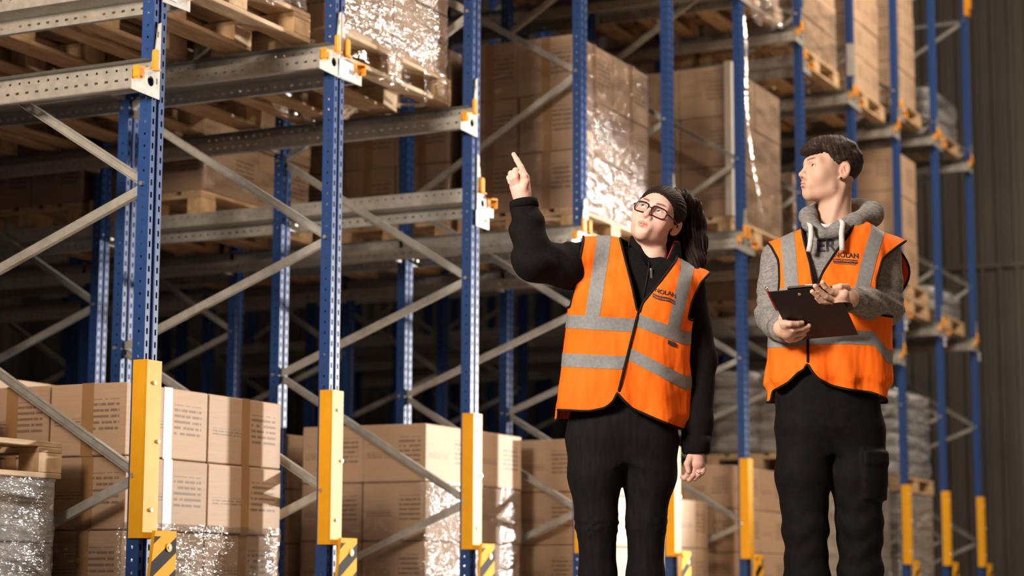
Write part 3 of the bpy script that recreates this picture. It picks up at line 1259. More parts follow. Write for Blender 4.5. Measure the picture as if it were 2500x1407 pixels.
M['skin'] = skin_mat()
M['fleece'] = cloth_mat('black_fleece', (.005, .0035, .0032), (.009, .0065, .006), 160)
M['lining'] = cloth_mat('red_lining', (.30, .012, .012), (.40, .02, .018), 60)
M['denim'] = cloth_mat('black_denim', (.006, .0045, .0045), (.011, .0085, .0085), 60, rough=.8, stretch=(1, 1, .2))
M['cargo'] = cloth_mat('black_cargo_cloth', (.004, .003, .003), (.008, .006, .0055), 35, rough=.8, bmp=.35)
M['orange'] = cloth_mat('orange_vest_cloth', (.93, .135, .006), (1.0, .175, .014), 9, rough=.75, bmp=.55, bd=.05, stretch=(1.3, 1.3, .45))
M['orange_in'] = cloth_mat('orange_vest_inside', (.75, .07, .015), (.8, .08, .018), 8)
M['reflect'] = cloth_mat('grey_reflective_tape', (.20, .19, .18), (.25, .24, .225), 90, rough=.55, bmp=.15)
M['piping'] = cloth_mat('dark_piping', (.012, .008, .008), (.02, .014, .013), 50)
M['hoodie'] = cloth_mat('grey_marl_jersey', (.15, .135, .12), (.29, .265, .24), 75, rough=.95, bmp=.3, stretch=(1, 1, 2.5))
M['cord'] = cloth_mat('pale_cord', (.55, .50, .47), (.68, .63, .60), 90)
M['tee'] = cloth_mat('white_tee', (.6, .56, .52), (.7, .66, .62), 30)
M['hair_w'] = mat_noise('dark_brown_hair', (.010, .005, .004), (.022, .010, .007), 90, (1, 1, .1), rough=.55, bmp=.2, bd=.003, spec=.12)
M['hair_m'] = mat_noise('brown_hair', (.018, .010, .007), (.042, .023, .015), 130, rough=.6, bmp=.3, bd=.003, spec=.2)
M['frame'] = mat_noise('black_acetate', (.008, .008, .009), (.012, .011, .012), 20, rough=.15, bmp=0, coat=.5)
M['board'] = mat_noise('maroon_board', (.014, .004, .004), (.022, .006, .005), 20, rough=.5, bmp=.03)
M['metal'] = mat_noise('polished_steel', (.7, .7, .7), (.8, .8, .8), 20, rough=.18, metal=1, bmp=0)
M['boot'] = mat_noise('black_leather', (.010, .009, .008), (.02, .018, .016), 30, rough=.5, bmp=.1)


def eye_mat():
    m, nt, b = new_mat('eyeball')
    t = nt.nodes.new('ShaderNodeTexCoord')
    s = nt.nodes.new('ShaderNodeSeparateXYZ')
    nt.links.new(t.outputs['Object'], s.inputs[0])
    f = math_node(nt, 'DIVIDE', s.outputs[1], -.0122)
    nt.links.new(ramp(nt, f, [(0, (.72, .64, .60)), (.80, (.72, .64, .60)), (.86, (.06, .07, .06)), (.955, (.09, .10, .085)), (.97, (.004, .004, .004))]), b.inputs['Base Color'])
    b.inputs['Roughness'].default_value = .08
    return m


M['eye'] = eye_mat()


def lens_mat():
    m = bpy.data.materials.new('lens_glass')
    m.use_nodes = True
    nt = m.node_tree
    nt.nodes.clear()
    out = nt.nodes.new('ShaderNodeOutputMaterial')
    tr = nt.nodes.new('ShaderNodeBsdfTransparent')
    g = nt.nodes.new('ShaderNodeBsdfGlossy')
    g.inputs['Roughness'].default_value = .03
    mx = nt.nodes.new('ShaderNodeMixShader')
    mx.inputs[0].default_value = .09
    nt.links.new(tr.outputs[0], mx.inputs[1])
    nt.links.new(g.outputs[0], mx.inputs[2])
    nt.links.new(mx.outputs[0], out.inputs[0])
    return m


M['lens'] = lens_mat()

PDIST = 7.0


class Person:
    def __init__(self, x0, name, label):
        self.x0 = x0
        self.root = thing(name, label, 'person')
        o = cam_pt(x0, PDIST, 0)
        self.root.matrix_world = Matrix(((RH.x, FH.x, 0, o.x), (RH.y, FH.y, 0, o.y), (0, 0, 1, 0), (0, 0, 0, 1)))

    def at(self, px, py, y=0.0):
        """local point at depth y seen at pixel (px, py) of the 2500 x 1407 photograph"""
        d = _f + _r2 * ((px - 1250) / FPX) + _u2 * ((703.5 - py) / FPX)
        t = (PDIST + y) / d.dot(FH)
        return np.array([d.dot(RH) * t - self.x0, y, d.z * t + CAM_POS.z])


# ------------------------------------------------------------------ head model (face towards -y, centre between the ears)


def head_sdf(p, fem):
    x = np.abs(p[:, 0])
    ps = np.stack([x, p[:, 1], p[:, 2]], 1)          # mirrored
    d = ell(p, (0, .020, .038), (.074, .094, .080))
    d = su(d, ell(p, (0, -.022, -.015), (.062, .066, .085)), .03)
    d = su(d, cap(ps, (.0, -.066, -.084 if fem else -.088), (.038, -.012, -.060) if fem else (.046, -.005, -.066), .017 if fem else .0185, .020), .04)    # jaw
    d = su(d, ell(p, (0, -.071, -.085) if fem else (0, -.073, -.090), (.018 if fem else .021, .015, .0145)), .020)                   # chin
    d = su(d, ell(ps, (.040, -.058, -.022), (.024, .022, .026)), .035)                                 # cheek
    d = su(d, cap(ps, (.008, -.0835, .026), (.043, -.068, .027), .009 if fem else .0105), .026)        # brow
    d = smax(d, -ell(ps, (.031, -.094, .007), (.021, .017, .0125)), .012)                             # socket
    d = su(d, cap(p, (0, -.083, .018), (0, -.103, -.020), .0078, .0095), .010)                        # nose
    d = su(d, ell(p, (0, -.106, -.024), (.0105, .0100, .0090)), .007)
    d = su(d, ell(ps, (.0125, -.094, -.028), (.0080, .0095, .0075)), .006)
    d = smax(d, -ell(ps, (.0058, -.100, -.0345), (.0036, .0055, .0035)), .003)                        # nostril
    d = su(d, ell(p, (0, -.083, -.057), (.026, .013, .021)), .024)                                    # muzzle
    ly, lr = (0, 1) if fem else (-.0022, 1.25)
    d = su(d, cap(ps, (.003, -.0970 + ly, -.0515), (.0185, -.0855, -.0555), .0048 * lr, .0020), .006)              # upper lip
    d = su(d, cap(ps, (.000, -.0958 + ly, -.0630), (.0165, -.0855, -.0575), .0060 * lr, .0022), .006)              # lower lip
    d = smax(d, -ell(p, (0, -.0985, -.0755), (.022, .0085, .0070)), .010)                             # crease under the lip
    d = smax(d, -cap(ps, (0, -.1020 + ly * 1.8, -.0570), (.0175, -.0885, -.0562), .0018, .0008), .002)             # mouth line
    d = smax(d, -ell(p, (0, -.099, -.0425), (.0035, .004, .006)), .004)                               # philtrum
    # eyelids: a shell round the eyeball with an almond opening
    lid = np.sqrt(((ps - A3(.031, -.0705, .0075)) ** 2).sum(1)) - .0139
    u = (x - .031) / .0150
    v = p[:, 2] - .0070 - .10 * (x - .031)
    top = .0058 * (1 - u ** 2)
    bot = -.0042 * (1 - u ** 2)
    opening = np.maximum(v - top, bot - v)
    lid = np.maximum(lid, -np.maximum(opening, p[:, 1] + .068))
    d = su(d, lid, .004)
    eb = np.sqrt(((ps - A3(.031, -.0705, .0075)) ** 2).sum(1)) - .0117
    d = np.where(opening < 0, np.maximum(d, -eb), d)
    # ears
    ca, sa = math.cos(.35), math.sin(.35)
    Re = np.array([[math.cos(.45), 0, 0], [0, 1, 0], [0, 0, 1]])
    q = ps - A3(.077, .018, -.002)
    # tilt back and flare outwards
    qq = np.stack([q[:, 0] * math.cos(.4) - q[:, 1] * math.sin(.4), q[:, 0] * math.sin(.4) + q[:, 1] * math.cos(.4), q[:, 2]], 1)
    qq = np.stack([qq[:, 0], qq[:, 1] * math.cos(.2) - qq[:, 2] * math.sin(.2), qq[:, 1] * math.sin(.2) + qq[:, 2] * math.cos(.2)], 1)
    ear = ell(qq, (0, .004, .002), (.0085, .0185, .0310))
    ear = smax(ear, -ell(qq, (.0105, .0015, .004), (.0095, .0125, .0200)), .004)
    ear = su(ear, cap(qq, (.003, -.006, .012), (.004, .008, -.008), .0022, .0022), .003)
    ear = su(ear, ell(qq, (.001, -.004, -.026), (.0060, .0090, .0085)), .006)
    d = su(d, ear, .006)
    return d


def head_tint(p, fem, base):
    x = np.abs(p[:, 0])
    c = np.tile(np.asarray(base, float), (len(p), 1))

    def mixin(w, col):
        nonlocal c
        w = np.clip(w, 0, 1)[:, None]
        c = c * (1 - w) + np.asarray(col) * w

    def g(cx, cy, cz, sx, sy, sz):
        return np.exp(-(((x - cx) / sx) ** 2 + ((p[:, 1] - cy) / sy) ** 2 + ((p[:, 2] - cz) / sz) ** 2))
    b = np.asarray(base)
    mixin(.40 * g(.040, -.07, -.025, .022, .03, .022), b * [1.0, .72, .66])
    mixin(.40 * g(0, -.108, -.022, .014, .02, .014), b * [1.0, .74, .68])
    mixin(.55 * g(.085, .02, 0, .02, .03, .04), b * [1.0, .70, .62])
    # lips
    lipw = np.maximum(np.exp(-((p[:, 2] + .0515 + .10 * x) / .0048) ** 4), np.exp(-((p[:, 2] + .0628 - .18 * x) / .0058) ** 4))
    lipw = lipw * np.clip((.0205 - x) / .004, 0, 1) * (p[:, 1] < -.080)
    mixin(lipw * (.75 if fem else .6), b * ([.80, .42, .42] if fem else [.82, .50, .47]))
    # mouth line
    mixin(np.exp(-((p[:, 2] + .0568) / .0014) ** 2) * (x < .019) * (p[:, 1] < -.082) * .8, (.10, .02, .018))
    # eyebrow
    zb = .0275 + .006 * np.sin(np.clip((x - .012) / .042, 0, 1) * math.pi * .75)
    bw = np.exp(-((p[:, 2] - zb) / .0045) ** 4) * np.clip((x - .010) / .006, 0, 1) * np.clip((.053 - x) / .014, 0, 1) * (p[:, 1] < -.045)
    mixin(bw * (.80 if fem else .72), (.030, .016, .011))
    # lash line and eye surround
    u = (x - .031) / .0150
    v = p[:, 2] - .0070 - .10 * (x - .031)
    lash = np.exp(-((v - .0062 * (1 - u ** 2)) / .0016) ** 2) * (np.abs(u) < 1.1) * (p[:, 1] < -.06)
    mixin(lash * .85, (.02, .012, .01))
    mixin(.30 * g(.031, -.08, .002, .020, .02, .012), b * [.85, .68, .66])
    if not fem:
        st = np.clip((-.030 - p[:, 2]) / .03, 0, 1) * (p[:, 1] < .02) * .22
        mixin(st, b * [.62, .58, .56])
        mixin(np.exp(-((p[:, 2] + .0425) / .006) ** 2) * (x < .024) * (p[:, 1] < -.082) * .38, (.10, .06, .045))
        mixin(.55 * np.exp(-(((x - .066) / .018) ** 2 + ((p[:, 1] + .016) / .016) ** 2 + ((p[:, 2] - .022) / .026) ** 2)), (.06, .036, .026))
        mixin(.55 * np.exp(-((p[:, 1] - .085) / .03) ** 2) * np.clip((p[:, 2] + .11) / .03, 0, 1) * np.clip((-.02 - p[:, 2]) / .03, 0, 1), (.08, .05, .036))
        mixin(np.exp(-(((x - .068) / .02) ** 2 + ((p[:, 1] + .004) / .012) ** 2)) * (p[:, 2] < .02) * (p[:, 2] > -.07) * .4, (.16, .10, .07))
    return c


def xf(P, R, t, s):
    return (np.asarray(P) * s) @ R.T + t


def strands(V, F, flow, n, length, width, rad_off, mat, parent, seed, lift=.2, jit=.16, name='hair_strands'):
    """thin tapered blades lying along a flow field on a hair surface"""
    r = np.random.default_rng(seed)
    N = normals(V, F)
    pick = r.integers(0, len(V), n)
    P, Nn = V[pick], N[pick]
    vs, fs = [], []
    D = flow(P)
    for i in range(n):
        nn = Nn[i]
        d = D[i] + r.normal(size=3) * jit * np.linalg.norm(D[i])
        d -= nn * d.dot(nn)
        l = np.linalg.norm(d)
        if l < 1e-6:
            continue
        d /= l
        w = np.cross(d, nn)
        L = length * r.uniform(.6, 1.3)
        p0 = P[i] - nn * .002
        k = len(vs)
        for t, ww in ((0, 1), (.5, .9), (1, .1)):
            c = p0 + d * L * t + nn * (rad_off + lift * L * t * (1 - .6 * t))
            vs += [c - w * width * ww / 2, c + w * width * ww / 2]
        fs += [(k, k + 1, k + 3, k + 2), (k + 2, k + 3, k + 5, k + 4)]
    o = mk(name, np.array(vs), fs, mat, parent)
    o['kind'] = 'stuff'
    return o


def eyes(per, R, t, s, gaze):
    bm = bmesh.new()
    bmesh.ops.create_uvsphere(bm, u_segments=20, v_segments=14, radius=.0122 * s)
    me = bpy.data.meshes.new('eye')
    bm.to_mesh(me)
    bm.free()
    me.shade_smooth()
    me.materials.append(M['eye'])
    for sx in (-1, 1):
        o = obj('eye', me, per.root)
        pos = xf([(sx * .031, -.0705, .0075)], R, t, s)[0]
        # local -y looks along the gaze direction given in head space
        gd = Vector(R @ np.array(gaze)).normalized()
        q = (-gd).to_track_quat('Y', 'Z')
        o.matrix_local = Matrix.Translation(Vector(pos)) @ q.to_matrix().to_4x4()


def text_on(per, txt, size, bold, origin, ex, ez, target, mat, name, parent, lift=.0022, wave=0):
    """flat lettering laid onto a garment surface"""
    cu = bpy.data.curves.new('lettering', 'FONT')
    cu.body = txt
    cu.size = size
    cu.offset = bold
    cu.resolution_u = 3
    tmp = bpy.data.objects.new('lettering_tmp', cu)
    COL.objects.link(tmp)
    dg = bpy.context.evaluated_depsgraph_get()
    me = bpy.data.meshes.new_from_object(tmp.evaluated_get(dg))
    bpy.data.objects.remove(tmp)
    bm = bmesh.new()
    bm.from_mesh(me)
    bmesh.ops.triangulate(bm, faces=bm.faces)
    bmesh.ops.subdivide_edges(bm, edges=[e for e in bm.edges if e.calc_length() > .006], cuts=2)
    mxx = max(v.co.x for v in bm.verts)
    o_, ex, ez = Vector(origin), Vector(ex), Vector(ez)
    for v in bm.verts:
        u, w = v.co.x - mxx / 2, v.co.y
        w += wave * math.sin((u / mxx) * 2 * math.pi)
        p = o_ + ex * u + ez * w
        hit = target.ray_cast(Vector((p.x, -1.0, p.z)), Vector((0, 1, 0)))
        y = hit[0].y - lift if hit[0] else p.y
        v.co = (p.x, y, p.z)
    bm.to_mesh(me)
    bm.free()
    me.materials.clear()
    me.materials.append(mat)
    return obj(name, me, parent)


def bvh(V, F):
    return BVHTree.FromPolygons([tuple(v) for v in V], [tuple(int(i) for i in f) for f in F])


def patch_on(target, corners, nu, nv, lift, mat, name, parent, wave=0):
    """quad patch projected onto a garment (corners: bl, br, tr, tl as (x, z))"""
    c = np.array(corners, float)
    vs, fs = [], []
    for j in range(nv + 1):
        for i in range(nu + 1):
            a, b = i / nu, j / nv
            q = (c[0] * (1 - a) + c[1] * a) * (1 - b) + (c[3] * (1 - a) + c[2] * a) * b
            z = q[1] + wave * math.sin((a - .5) * 2 * math.pi)
            h = target.ray_cast(Vector((q[0], -1, z)), Vector((0, 1, 0)))
            vs.append((q[0], (h[0].y if h[0] else -.1) - lift, z))
    for j in range(nv):
        for i in range(nu):
            k = j * (nu + 1) + i
            fs.append((k, k + 1, k + nu + 2, k + nu + 1))
    return mk(name, np.array(vs), fs, mat, parent)


def band(V, F, N, g, lift, mat, name, parent):
    v2, f2 = clip_mesh(V + N * lift, F, g)
    if len(f2) == 0:
        return None
    return mk(name, v2, f2, mat, parent)


def hull_tube(name, loops, V, r, mat, parent):
    for l in loops:
        if len(l) < 6:
            continue
        MB().tube(smooth_pts([V[i] for i in l], 4)[::2], r, 6).build(name, mat, parent, smooth=True)


def solidify(o, t):
    m = o.modifiers.new('thickness', 'SOLIDIFY')
    m.thickness = t
    m.offset = -1


I = np.interp


def seen(per, V):
    """x and z of the points as measured on the person's own mid plane"""
    k = PDIST / (PDIST + V[:, 1])
    return (V[:, 0] + per.x0) * k - per.x0, (V[:, 2] - CAM_POS.z) * k + CAM_POS.z


def unseen(per, x, z, y):
    k = (PDIST + y) / PDIST
    return (x + per.x0) * k - per.x0, (z - CAM_POS.z) * k + CAM_POS.z
# ------------------------------------------------------------------ the woman
WP = Person(.401, 'person', 'person in glasses, black jacket and orange vest pointing up at the racks')
wa = WP.at
W_R = rot_head(math.radians(-17), math.radians(-10), math.radians(23))
W_S = 1.0
W_T = np.array([.104, -.02, 1.514])
SKIN_W = (.74, .42, .32)

w_sh = A3(-.115, .01, 1.36)
w_el = wa(1300, 640, -.16)
w_wr = wa(1279, 500, -.15)
w_sh2 = A3(.215, .02, 1.30)
w_el2 = A3(.262, .05, 1.02)
w_wr2 = A3(.240, .00, .70)

W_TORSO = [(.84, -.012, .01, .182, .12), (1.0, .0, .0, .172, .112), (1.1, .008, 0, .172, .116),
           (1.2, .02, 0, .182, .126), (1.28, .035, .005, .192, .122), (1.36, .05, .015, .190, .105), (1.5, .065, .02, .17, .09)]
W_ROOF = ([-.26, -.17, -.10, .0, .085, .15, .25, .30], [1.39, 1.425, 1.430, 1.415, 1.395, 1.375, 1.310, 1.26])


def w_torso(p, off=0.0):
    d = column(p, W_TORSO) - off
    d = su(d, ell(p, (-.045, -.085, 1.205), (.070, .060, .072)) - off, .05)
    d = su(d, ell(p, (.105, -.085, 1.190), (.070, .060, .072)) - off, .05)
    roof = (p[:, 2] - I(p[:, 0], *W_ROOF)) * .85 - off
    return smax(d, roof, .07)


def w_jacket(p):
    d = w_torso(p)
    wr = .004 * np.sin(p[:, 2] * 75 + p[:, 0] * 40 + 2 * np.sin(p[:, 0] * 30)) * np.clip((p[:, 0] * -1 - .12) * 10, 0, 1) + .004 * wob(p, 42, 5)
    a = chain(p, [w_sh, (w_sh + w_el) / 2 + A3(0, 0, -.012), w_el, w_el * .45 + w_wr * .55, w_wr + A3(.002, 0, -.004)], [.080, .075, .066, .057, .0475], .03)
    d = su(d, a + wr, .05)
    b = chain(p, [w_sh2, w_el2, w_el2 * .3 + w_wr2 * .7, w_wr2 + A3(0, 0, .02)], [.064, .056, .052, .047], .03)
    d = su(d, b + .005 * wob(p, 34, 9), .035)
    # open ends at the cuffs
    dv = (w_wr - w_el) / np.linalg.norm(w_wr - w_el)
    d = smax(d, (p - w_wr) @ dv, .006) if True else d
    return d


def w_cut(p):
    d = w_jacket(p)
    nk = cap(p, A3(.090, .012, 1.375), A3(.10, .0, 1.6), .060, .075)
    nk = su(nk, cap(p, A3(.077, -.13, 1.322), A3(.094, -.13, 1.46), .004, .080), .01)
    nk = su(nk, cap(p, A3(.077, -.085, 1.322), A3(.094, -.085, 1.46), .004, .080), .01)
    return smax(d, -nk, .012)


jv, jf = snet(w_cut, (-.47, -.30, .655), (.36, .22, 1.62), .0075)
jg = mk('jacket', jv, jf, M['fleece'], WP.root)
# cuff rims
dv = (w_wr - w_el) / np.linalg.norm(w_wr - w_el)
MB().tube([w_wr - dv * .012, w_wr + dv * .012, w_wr + dv * .016], [.0515, .050, .046], 20).build('cuff', M['fleece'], WP.root, True)
MB().tube([w_wr2 + A3(0, 0, .05), w_wr2 + A3(0, 0, .02), w_wr2 + A3(0, 0, -.005), w_wr2 + A3(0, 0, -.012)], [.052, .051, .049, .043], 20).build('cuff', M['fleece'], WP.root, True)


# stand collar, open at the front, with a red lining
def collar(name, mat, inset, h0, h1):
    vs, fs = [], []
    na, nt_ = 40, 7
    for j in range(nt_):
        t = j / (nt_ - 1)
        op = .22 + .66 * t ** 1.1
        for i in range(na):
            a = -math.pi / 2 + op + (2 * math.pi - 2 * op) * i / (na - 1)
            rx, ry = .098 - .010 * t - inset, .088 - .010 * t - inset
            lift = .020 * math.cos(a + math.pi * .15)
            vs.append((.102 + .004 * t + rx * math.cos(a), .018 + .015 * t + ry * math.sin(a), h0 + (h1 - h0) * t + .010 * math.sin(a) - lift * .6 - .030 * (1 - t) * max(0, -math.sin(a))))
    for j in range(nt_ - 1):
        for i in range(na - 1):
            k = j * na + i
            fs.append((k, k + 1, k + na + 1, k + na))
    o = mk(name, np.array(vs), fs, mat, WP.root)
    solidify(o, .004)
    return o


collar('collar', M['fleece'], 0, 1.375, 1.452)
collar('collar_lining', M['lining'], .0055, 1.377, 1.455)
# zip with puller
zp = [A3(.076, -.100, 1.352), A3(.072, -.118, 1.32), A3(.066, -.128, 1.29), A3(.06, -.138, 1.26), A3(.052, -.146, 1.225)]
jb = bvh(jv, jf)


def front(b, x, z, lift):
    h = b.ray_cast(Vector((x, -1, z)), Vector((0, 1, 0)))
    return A3(x, (h[0].y if h[0] else -.1) - lift, z)


MB().tube([front(jb, x, z, .002) for x, z in ((.078, 1.372), (.076, 1.35), (.072, 1.32), (.066, 1.29), (.06, 1.26), (.052, 1.22))], .0032, 6).build('zip', M['piping'], WP.root, True)
q = front(jb, .080, 1.315, .006)
MB().box(q[0] - .004, q[0] + .004, q[1] - .004, q[1] + .002, q[2] - .034, q[2]).cyl(q + A3(0, 0, .008), q, .005).build('zip_puller', M['metal'], WP.root)


# vest
def w_vest(p):
    d = w_torso(p, .017)
    fl = [(.60, -.030, .01, .232, .158), (.86, -.026, .008, .216, .146), (1.02, -.008, 0, .206, .140), (1.15, .008, 0, .204, .142), (1.25, .02, 0, .200, .142), (1.34, .04, .0, .19, .12)]
    d2 = smax(column(p, fl, 2.6), p[:, 2] - 1.29, .08)
    d = su(d, d2, .05)
    d = su(d, cap(p, w_sh + A3(.05, 0, 0), w_sh * .72 + w_el * .28, .094, .092), .03)
    d = su(d, cap(p, w_sh2 - A3(.05, 0, 0), w_sh2 + A3(.03, .01, -.03), .070, .078), .03)
    ang = np.arctan2(p[:, 0], -p[:, 1])
    low = np.clip((1.10 - p[:, 2]) / .25, 0, 1)
    d = d + low * .009 * np.sin(ang * 7 + 1.2 + p[:, 2] * 6) + .0035 * wob(p, 24, 3) + .002 * wob(p, 60, 4)
    return d


vv_, vf_ = snet(w_vest, (-.30, -.26, .62), (.33, .22, 1.50), .0085)
x_, y_, z_ = vv_.T
x_, z_ = seen(WP, vv_)
frontm = y_ < .01


def w_keep(x, y, z):
    f = y < .01
    hem_f = I(x, [-.28, -.13, -.075, -.045, -.032, -.022, .02, .09, .17, .24], [.842, .836, .848, .872, .905, .885, .845, .815, .782, .76])
    g = z - np.where(f, hem_f, .805)
    # armholes
    xl = I(z, [1.17, 1.20, 1.30, 1.44], [-.40, -.196, -.176, -.150])
    g = np.minimum(g, np.where(z > 1.16, x - xl, 1))
    xr = I(z, [1.12, 1.16, 1.22, 1.29, 1.33], [.45, .215, .228, .262, .30])
    g = np.minimum(g, np.where(z > 1.12, xr - x, 1))
    # front opening and V neck
    vl = I(z, [1.18, 1.27, 1.36, 1.44], [.040, .022, .000, -.020])
    vr = I(z, [1.18, 1.215, 1.30, 1.37, 1.42], [.046, .055, .125, .176, .190])
    cutv = np.maximum(vl - x, x - vr)
    g = np.minimum(g, np.where(f & (z > 1.18), cutv, 1))
    g = np.minimum(g, np.where(~f & (z > 1.36), np.maximum(np.abs(x - .09) - .085, 1.395 - z), 1))
    return g


wg = w_keep(x_, y_, z_)
wv, wf = clip_mesh(vv_, vf_, wg)
vest = mk('vest', wv, wf, M['orange'], WP.root)
solidify(vest, .0035)
loops = edge_loops(wf)
hull_tube('vest_piping', loops, wv, .0045, M['piping'], vest)
wb = bvh(wv, wf)
op = []
for z in np.linspace(1.19, .895, 24):
    xu, zu = unseen(WP, I(z, [.89, 1.19], [-.032, .043]), z, -.145)
    op.append(front(wb, xu, zu, .003))
MB().tube(op, .0048, 6).build('vest_front_edge', M['piping'], vest, True)
N_ = normals(vv_, vf_)
xo = I(z_, [.89, 1.19], [-.032, .043])
left = x_ < xo


def zband(cl, cr, hw):
    c = np.where(frontm, np.where(left, I(x_, [-.22, .03], cl), I(x_, [.0, .20], cr)), np.where(x_ < 0, cl[0], cr[1]))
    c = np.where(~frontm, I(x_, [-.2, .2], [cl[0], cr[1]]), c)
    return np.minimum(hw - np.abs(z_ - c), wg - .001)


band(vv_, vf_, N_, zband((1.152, 1.138), (1.172, 1.095), .0235), .0016, M['reflect'], 'reflective_band', vest)
band(vv_, vf_, N_, zband((1.015, 1.004), (1.043, .938), .0235), .0016, M['reflect'], 'reflective_band', vest)
g1 = np.minimum(.0255 - np.abs(x_ - I(z_, [1.15, 1.44], [-.121, -.078])), np.minimum(z_ - 1.165, wg - .001))
band(vv_, vf_, N_, g1, .0014, M['reflect'], 'reflective_strip', vest)
g2 = np.minimum(.0235 - np.abs(x_ - I(z_, [1.10, 1.34], [.158, .215])), np.minimum(z_ - 1.11, wg - .001))
band(vv_, vf_, N_, g2, .0014, M['reflect'], 'reflective_strip', vest)
# printed logo
c0 = wa(1623, 722, -.14)
exw, ezw = Vector((.95, 0, -.315)), Vector((.05, 0, 1.0))
text_on(WP, 'NOLAN', .0225, .0005, Vector(c0), exw, ezw, wb, M['ink'], 'logo_name', vest, wave=.003)
bl, br, tr, tl = [wa(*q, -.15)[[0, 2]] for q in ((1592, 727), (1648, 746), (1648, 736), (1593, 717))]
patch_on(wb, (bl, br, tr, tl), 16, 3, .0020, M['ink'], 'logo_bar', vest, wave=.003)
ct = wa(1620, 735, -.14)
text_on(WP, 'NolanTransport.com', .0092, .0001, ct, exw, ezw, wb, M['orange'], 'logo_web_address', vest, lift=.0032, wave=.003)
# small care label under the upper band
bl, br, tr, tl = [wa(*q, -.15)[[0, 2]] for q in ((1631, 839), (1653, 846), (1654, 836), (1632, 829))]
patch_on(wb, (bl, br, tr, tl), 4, 2, .004, M['ink'], 'care_label', vest)


# trousers
def w_legs(p):
    d = column(p, [(.66, -.02, .02, .115, .085), (.74, -.020, .012, .164, .114), (.80, -.018, .01, .178, .118), (.90, -.012, .01, .172, .112)])
    l = chain(p, [A3(-.108, .01, .72), wa(1453, 1160), wa(1456, 1275), wa(1460, 1407), A3(-.098, .03, .09)], [.100, .090, .0695, .0605, .050], .03)
    r = chain(p, [A3(.080, .02, .72), wa(1585, 1160, .03), wa(1577, 1275, .03), wa(1576, 1407, .04), A3(.062, .06, .09)], [.100, .090, .0655, .0625, .050], .03)
    wr = .0035 * np.sin((p[:, 2] - .02 * np.sin(p[:, 0] * 50)) * 210) * np.exp(-((p[:, 2] - .44) / .035) ** 2)
    d = su(d, su(l + wr, r + wr * .5, .016), .06)
    return d + .0025 * wob(p, 40, 8)


lv, lf = snet(w_legs, (-.25, -.16, .06), (.22, .20, .92), .0085)
mk('jeans', lv, lf, M['denim'], WP.root)


def boot(per, x, y):
    def f(p):
        d = cap(p, A3(x, y + .02, .10), A3(x, y + .02, .15), .052, .050)
        d = su(d, cap(p, A3(x, y + .02, .05), A3(x, y - .14, .042), .046, .040), .03)
        return np.maximum(d, .0 - p[:, 2])
    v, fc = snet(f, (x - .08, y - .22, -.012), (x + .08, y + .11, .22), .009)
    v[:, 2] = np.maximum(v[:, 2], .0)
    mk('boot', v, fc, M['boot'], per.root)


boot(WP, -.098, .03)
boot(WP, .062, .06)


# body: head, neck, hands and the trunk under the clothes, one mesh
def w_skin_coarse(p):
    d = cap(p, A3(.03, .01, 1.25), A3(-.01, .01, .8), .09, .10)
    d = su(d, chain(p, [w_sh, w_el, w_wr], [.045, .036, .027], .02), .03)
    d = su(d, chain(p, [w_sh2, w_el2, w_wr2], [.04, .035, .026], .02), .03)
    return d


def w_head(p):
    q = ((p - W_T) @ W_R) / W_S
    d = head_sdf(q, True) * W_S
    d = su(d, cap(p, W_T + W_R @ A3(0, .022, -.055), A3(.090, .012, 1.36), .053, .052), .022)
    d = su(d, cap(p, A3(.090, .012, 1.37), A3(.080, .01, 1.31), .054, .085), .03)
    # tendon and throat
    d = su(d, cap(p, W_T + W_R @ A3(.05, .02, -.06), A3(.088, -.035, 1.37), .011, .009), .018)
    return d


hv, hf = snet(w_head, (-.06, -.18, 1.29), (.27, .17, 1.70), .0024)
hq = ((hv - W_T) @ W_R) / W_S
ht = head_tint(hq, True, SKIN_W)


def w_hand(p):
    y = -.15
    w0 = w_wr + A3(0, 0, -.03)
    d = chain(p, [w0, wa(1275, 484, y), wa(1270, 462, y), wa(1274, 440, y)], [.0265, .0262, .0285, .024], .02)
    d = su(d, cap(p, wa(1282, 470, y), wa(1282, 434, y + .005), .0185, .0135), .012)                # index side of the palm
    d = su(d, cap(p, wa(1256, 452, y + .01), wa(1254, 438, y + .005), .017, .016), .014)            # little finger side
    i = chain(p, [wa(1283, 434, y + .005), wa(1272, 409, y + .012), wa(1262, 391, y + .018), wa(1254, 377, y + .022)], [.0125, .0108, .0095, .0078], .004)
    d = su(d, i, .006)
    m = chain(p, [wa(1270, 424, y + .004), wa(1259, 417, y - .016), wa(1259, 433, y - .030), wa(1264, 446, y - .024)], [.0115, .0112, .0100, .0082], .003)
    d = su(d, m, .0025)
    r = chain(p, [wa(1258, 430, y + .006), wa(1248, 424, y - .012), wa(1250, 438, y - .026), wa(1257, 449, y - .022)], [.0110, .0108, .0095, .0080], .003)
    d = su(d, r, .0025)
    l = chain(p, [wa(1250, 438, y + .010), wa(1243, 434, y - .004), wa(1246, 445, y - .017), wa(1252, 453, y - .015)], [.0098, .0095, .0085, .0072], .003)
    d = su(d, l, .0025)
    t = chain(p, [wa(1277, 462, y - .018), wa(1284, 443, y - .030), wa(1281, 430, y - .036), wa(1271, 420, y - .036)], [.0165, .0130, .0108, .0085], .005)
    d = su(d, t, .005)
    return d


nv_, nf_ = snet(w_hand, (-.46, -.24, 1.50), (-.29, -.06, 1.79), .0018)


def hand_tint(v, base, tips):
    c = np.tile(np.asarray(base, float), (len(v), 1))
    for q, r, k in tips:
        w = np.exp(-(((v - q) ** 2).sum(1)) / r ** 2)[:, None] * k
        c = c * (1 - w) + np.asarray(base) * [1.0, .66, .58] * w
    return c


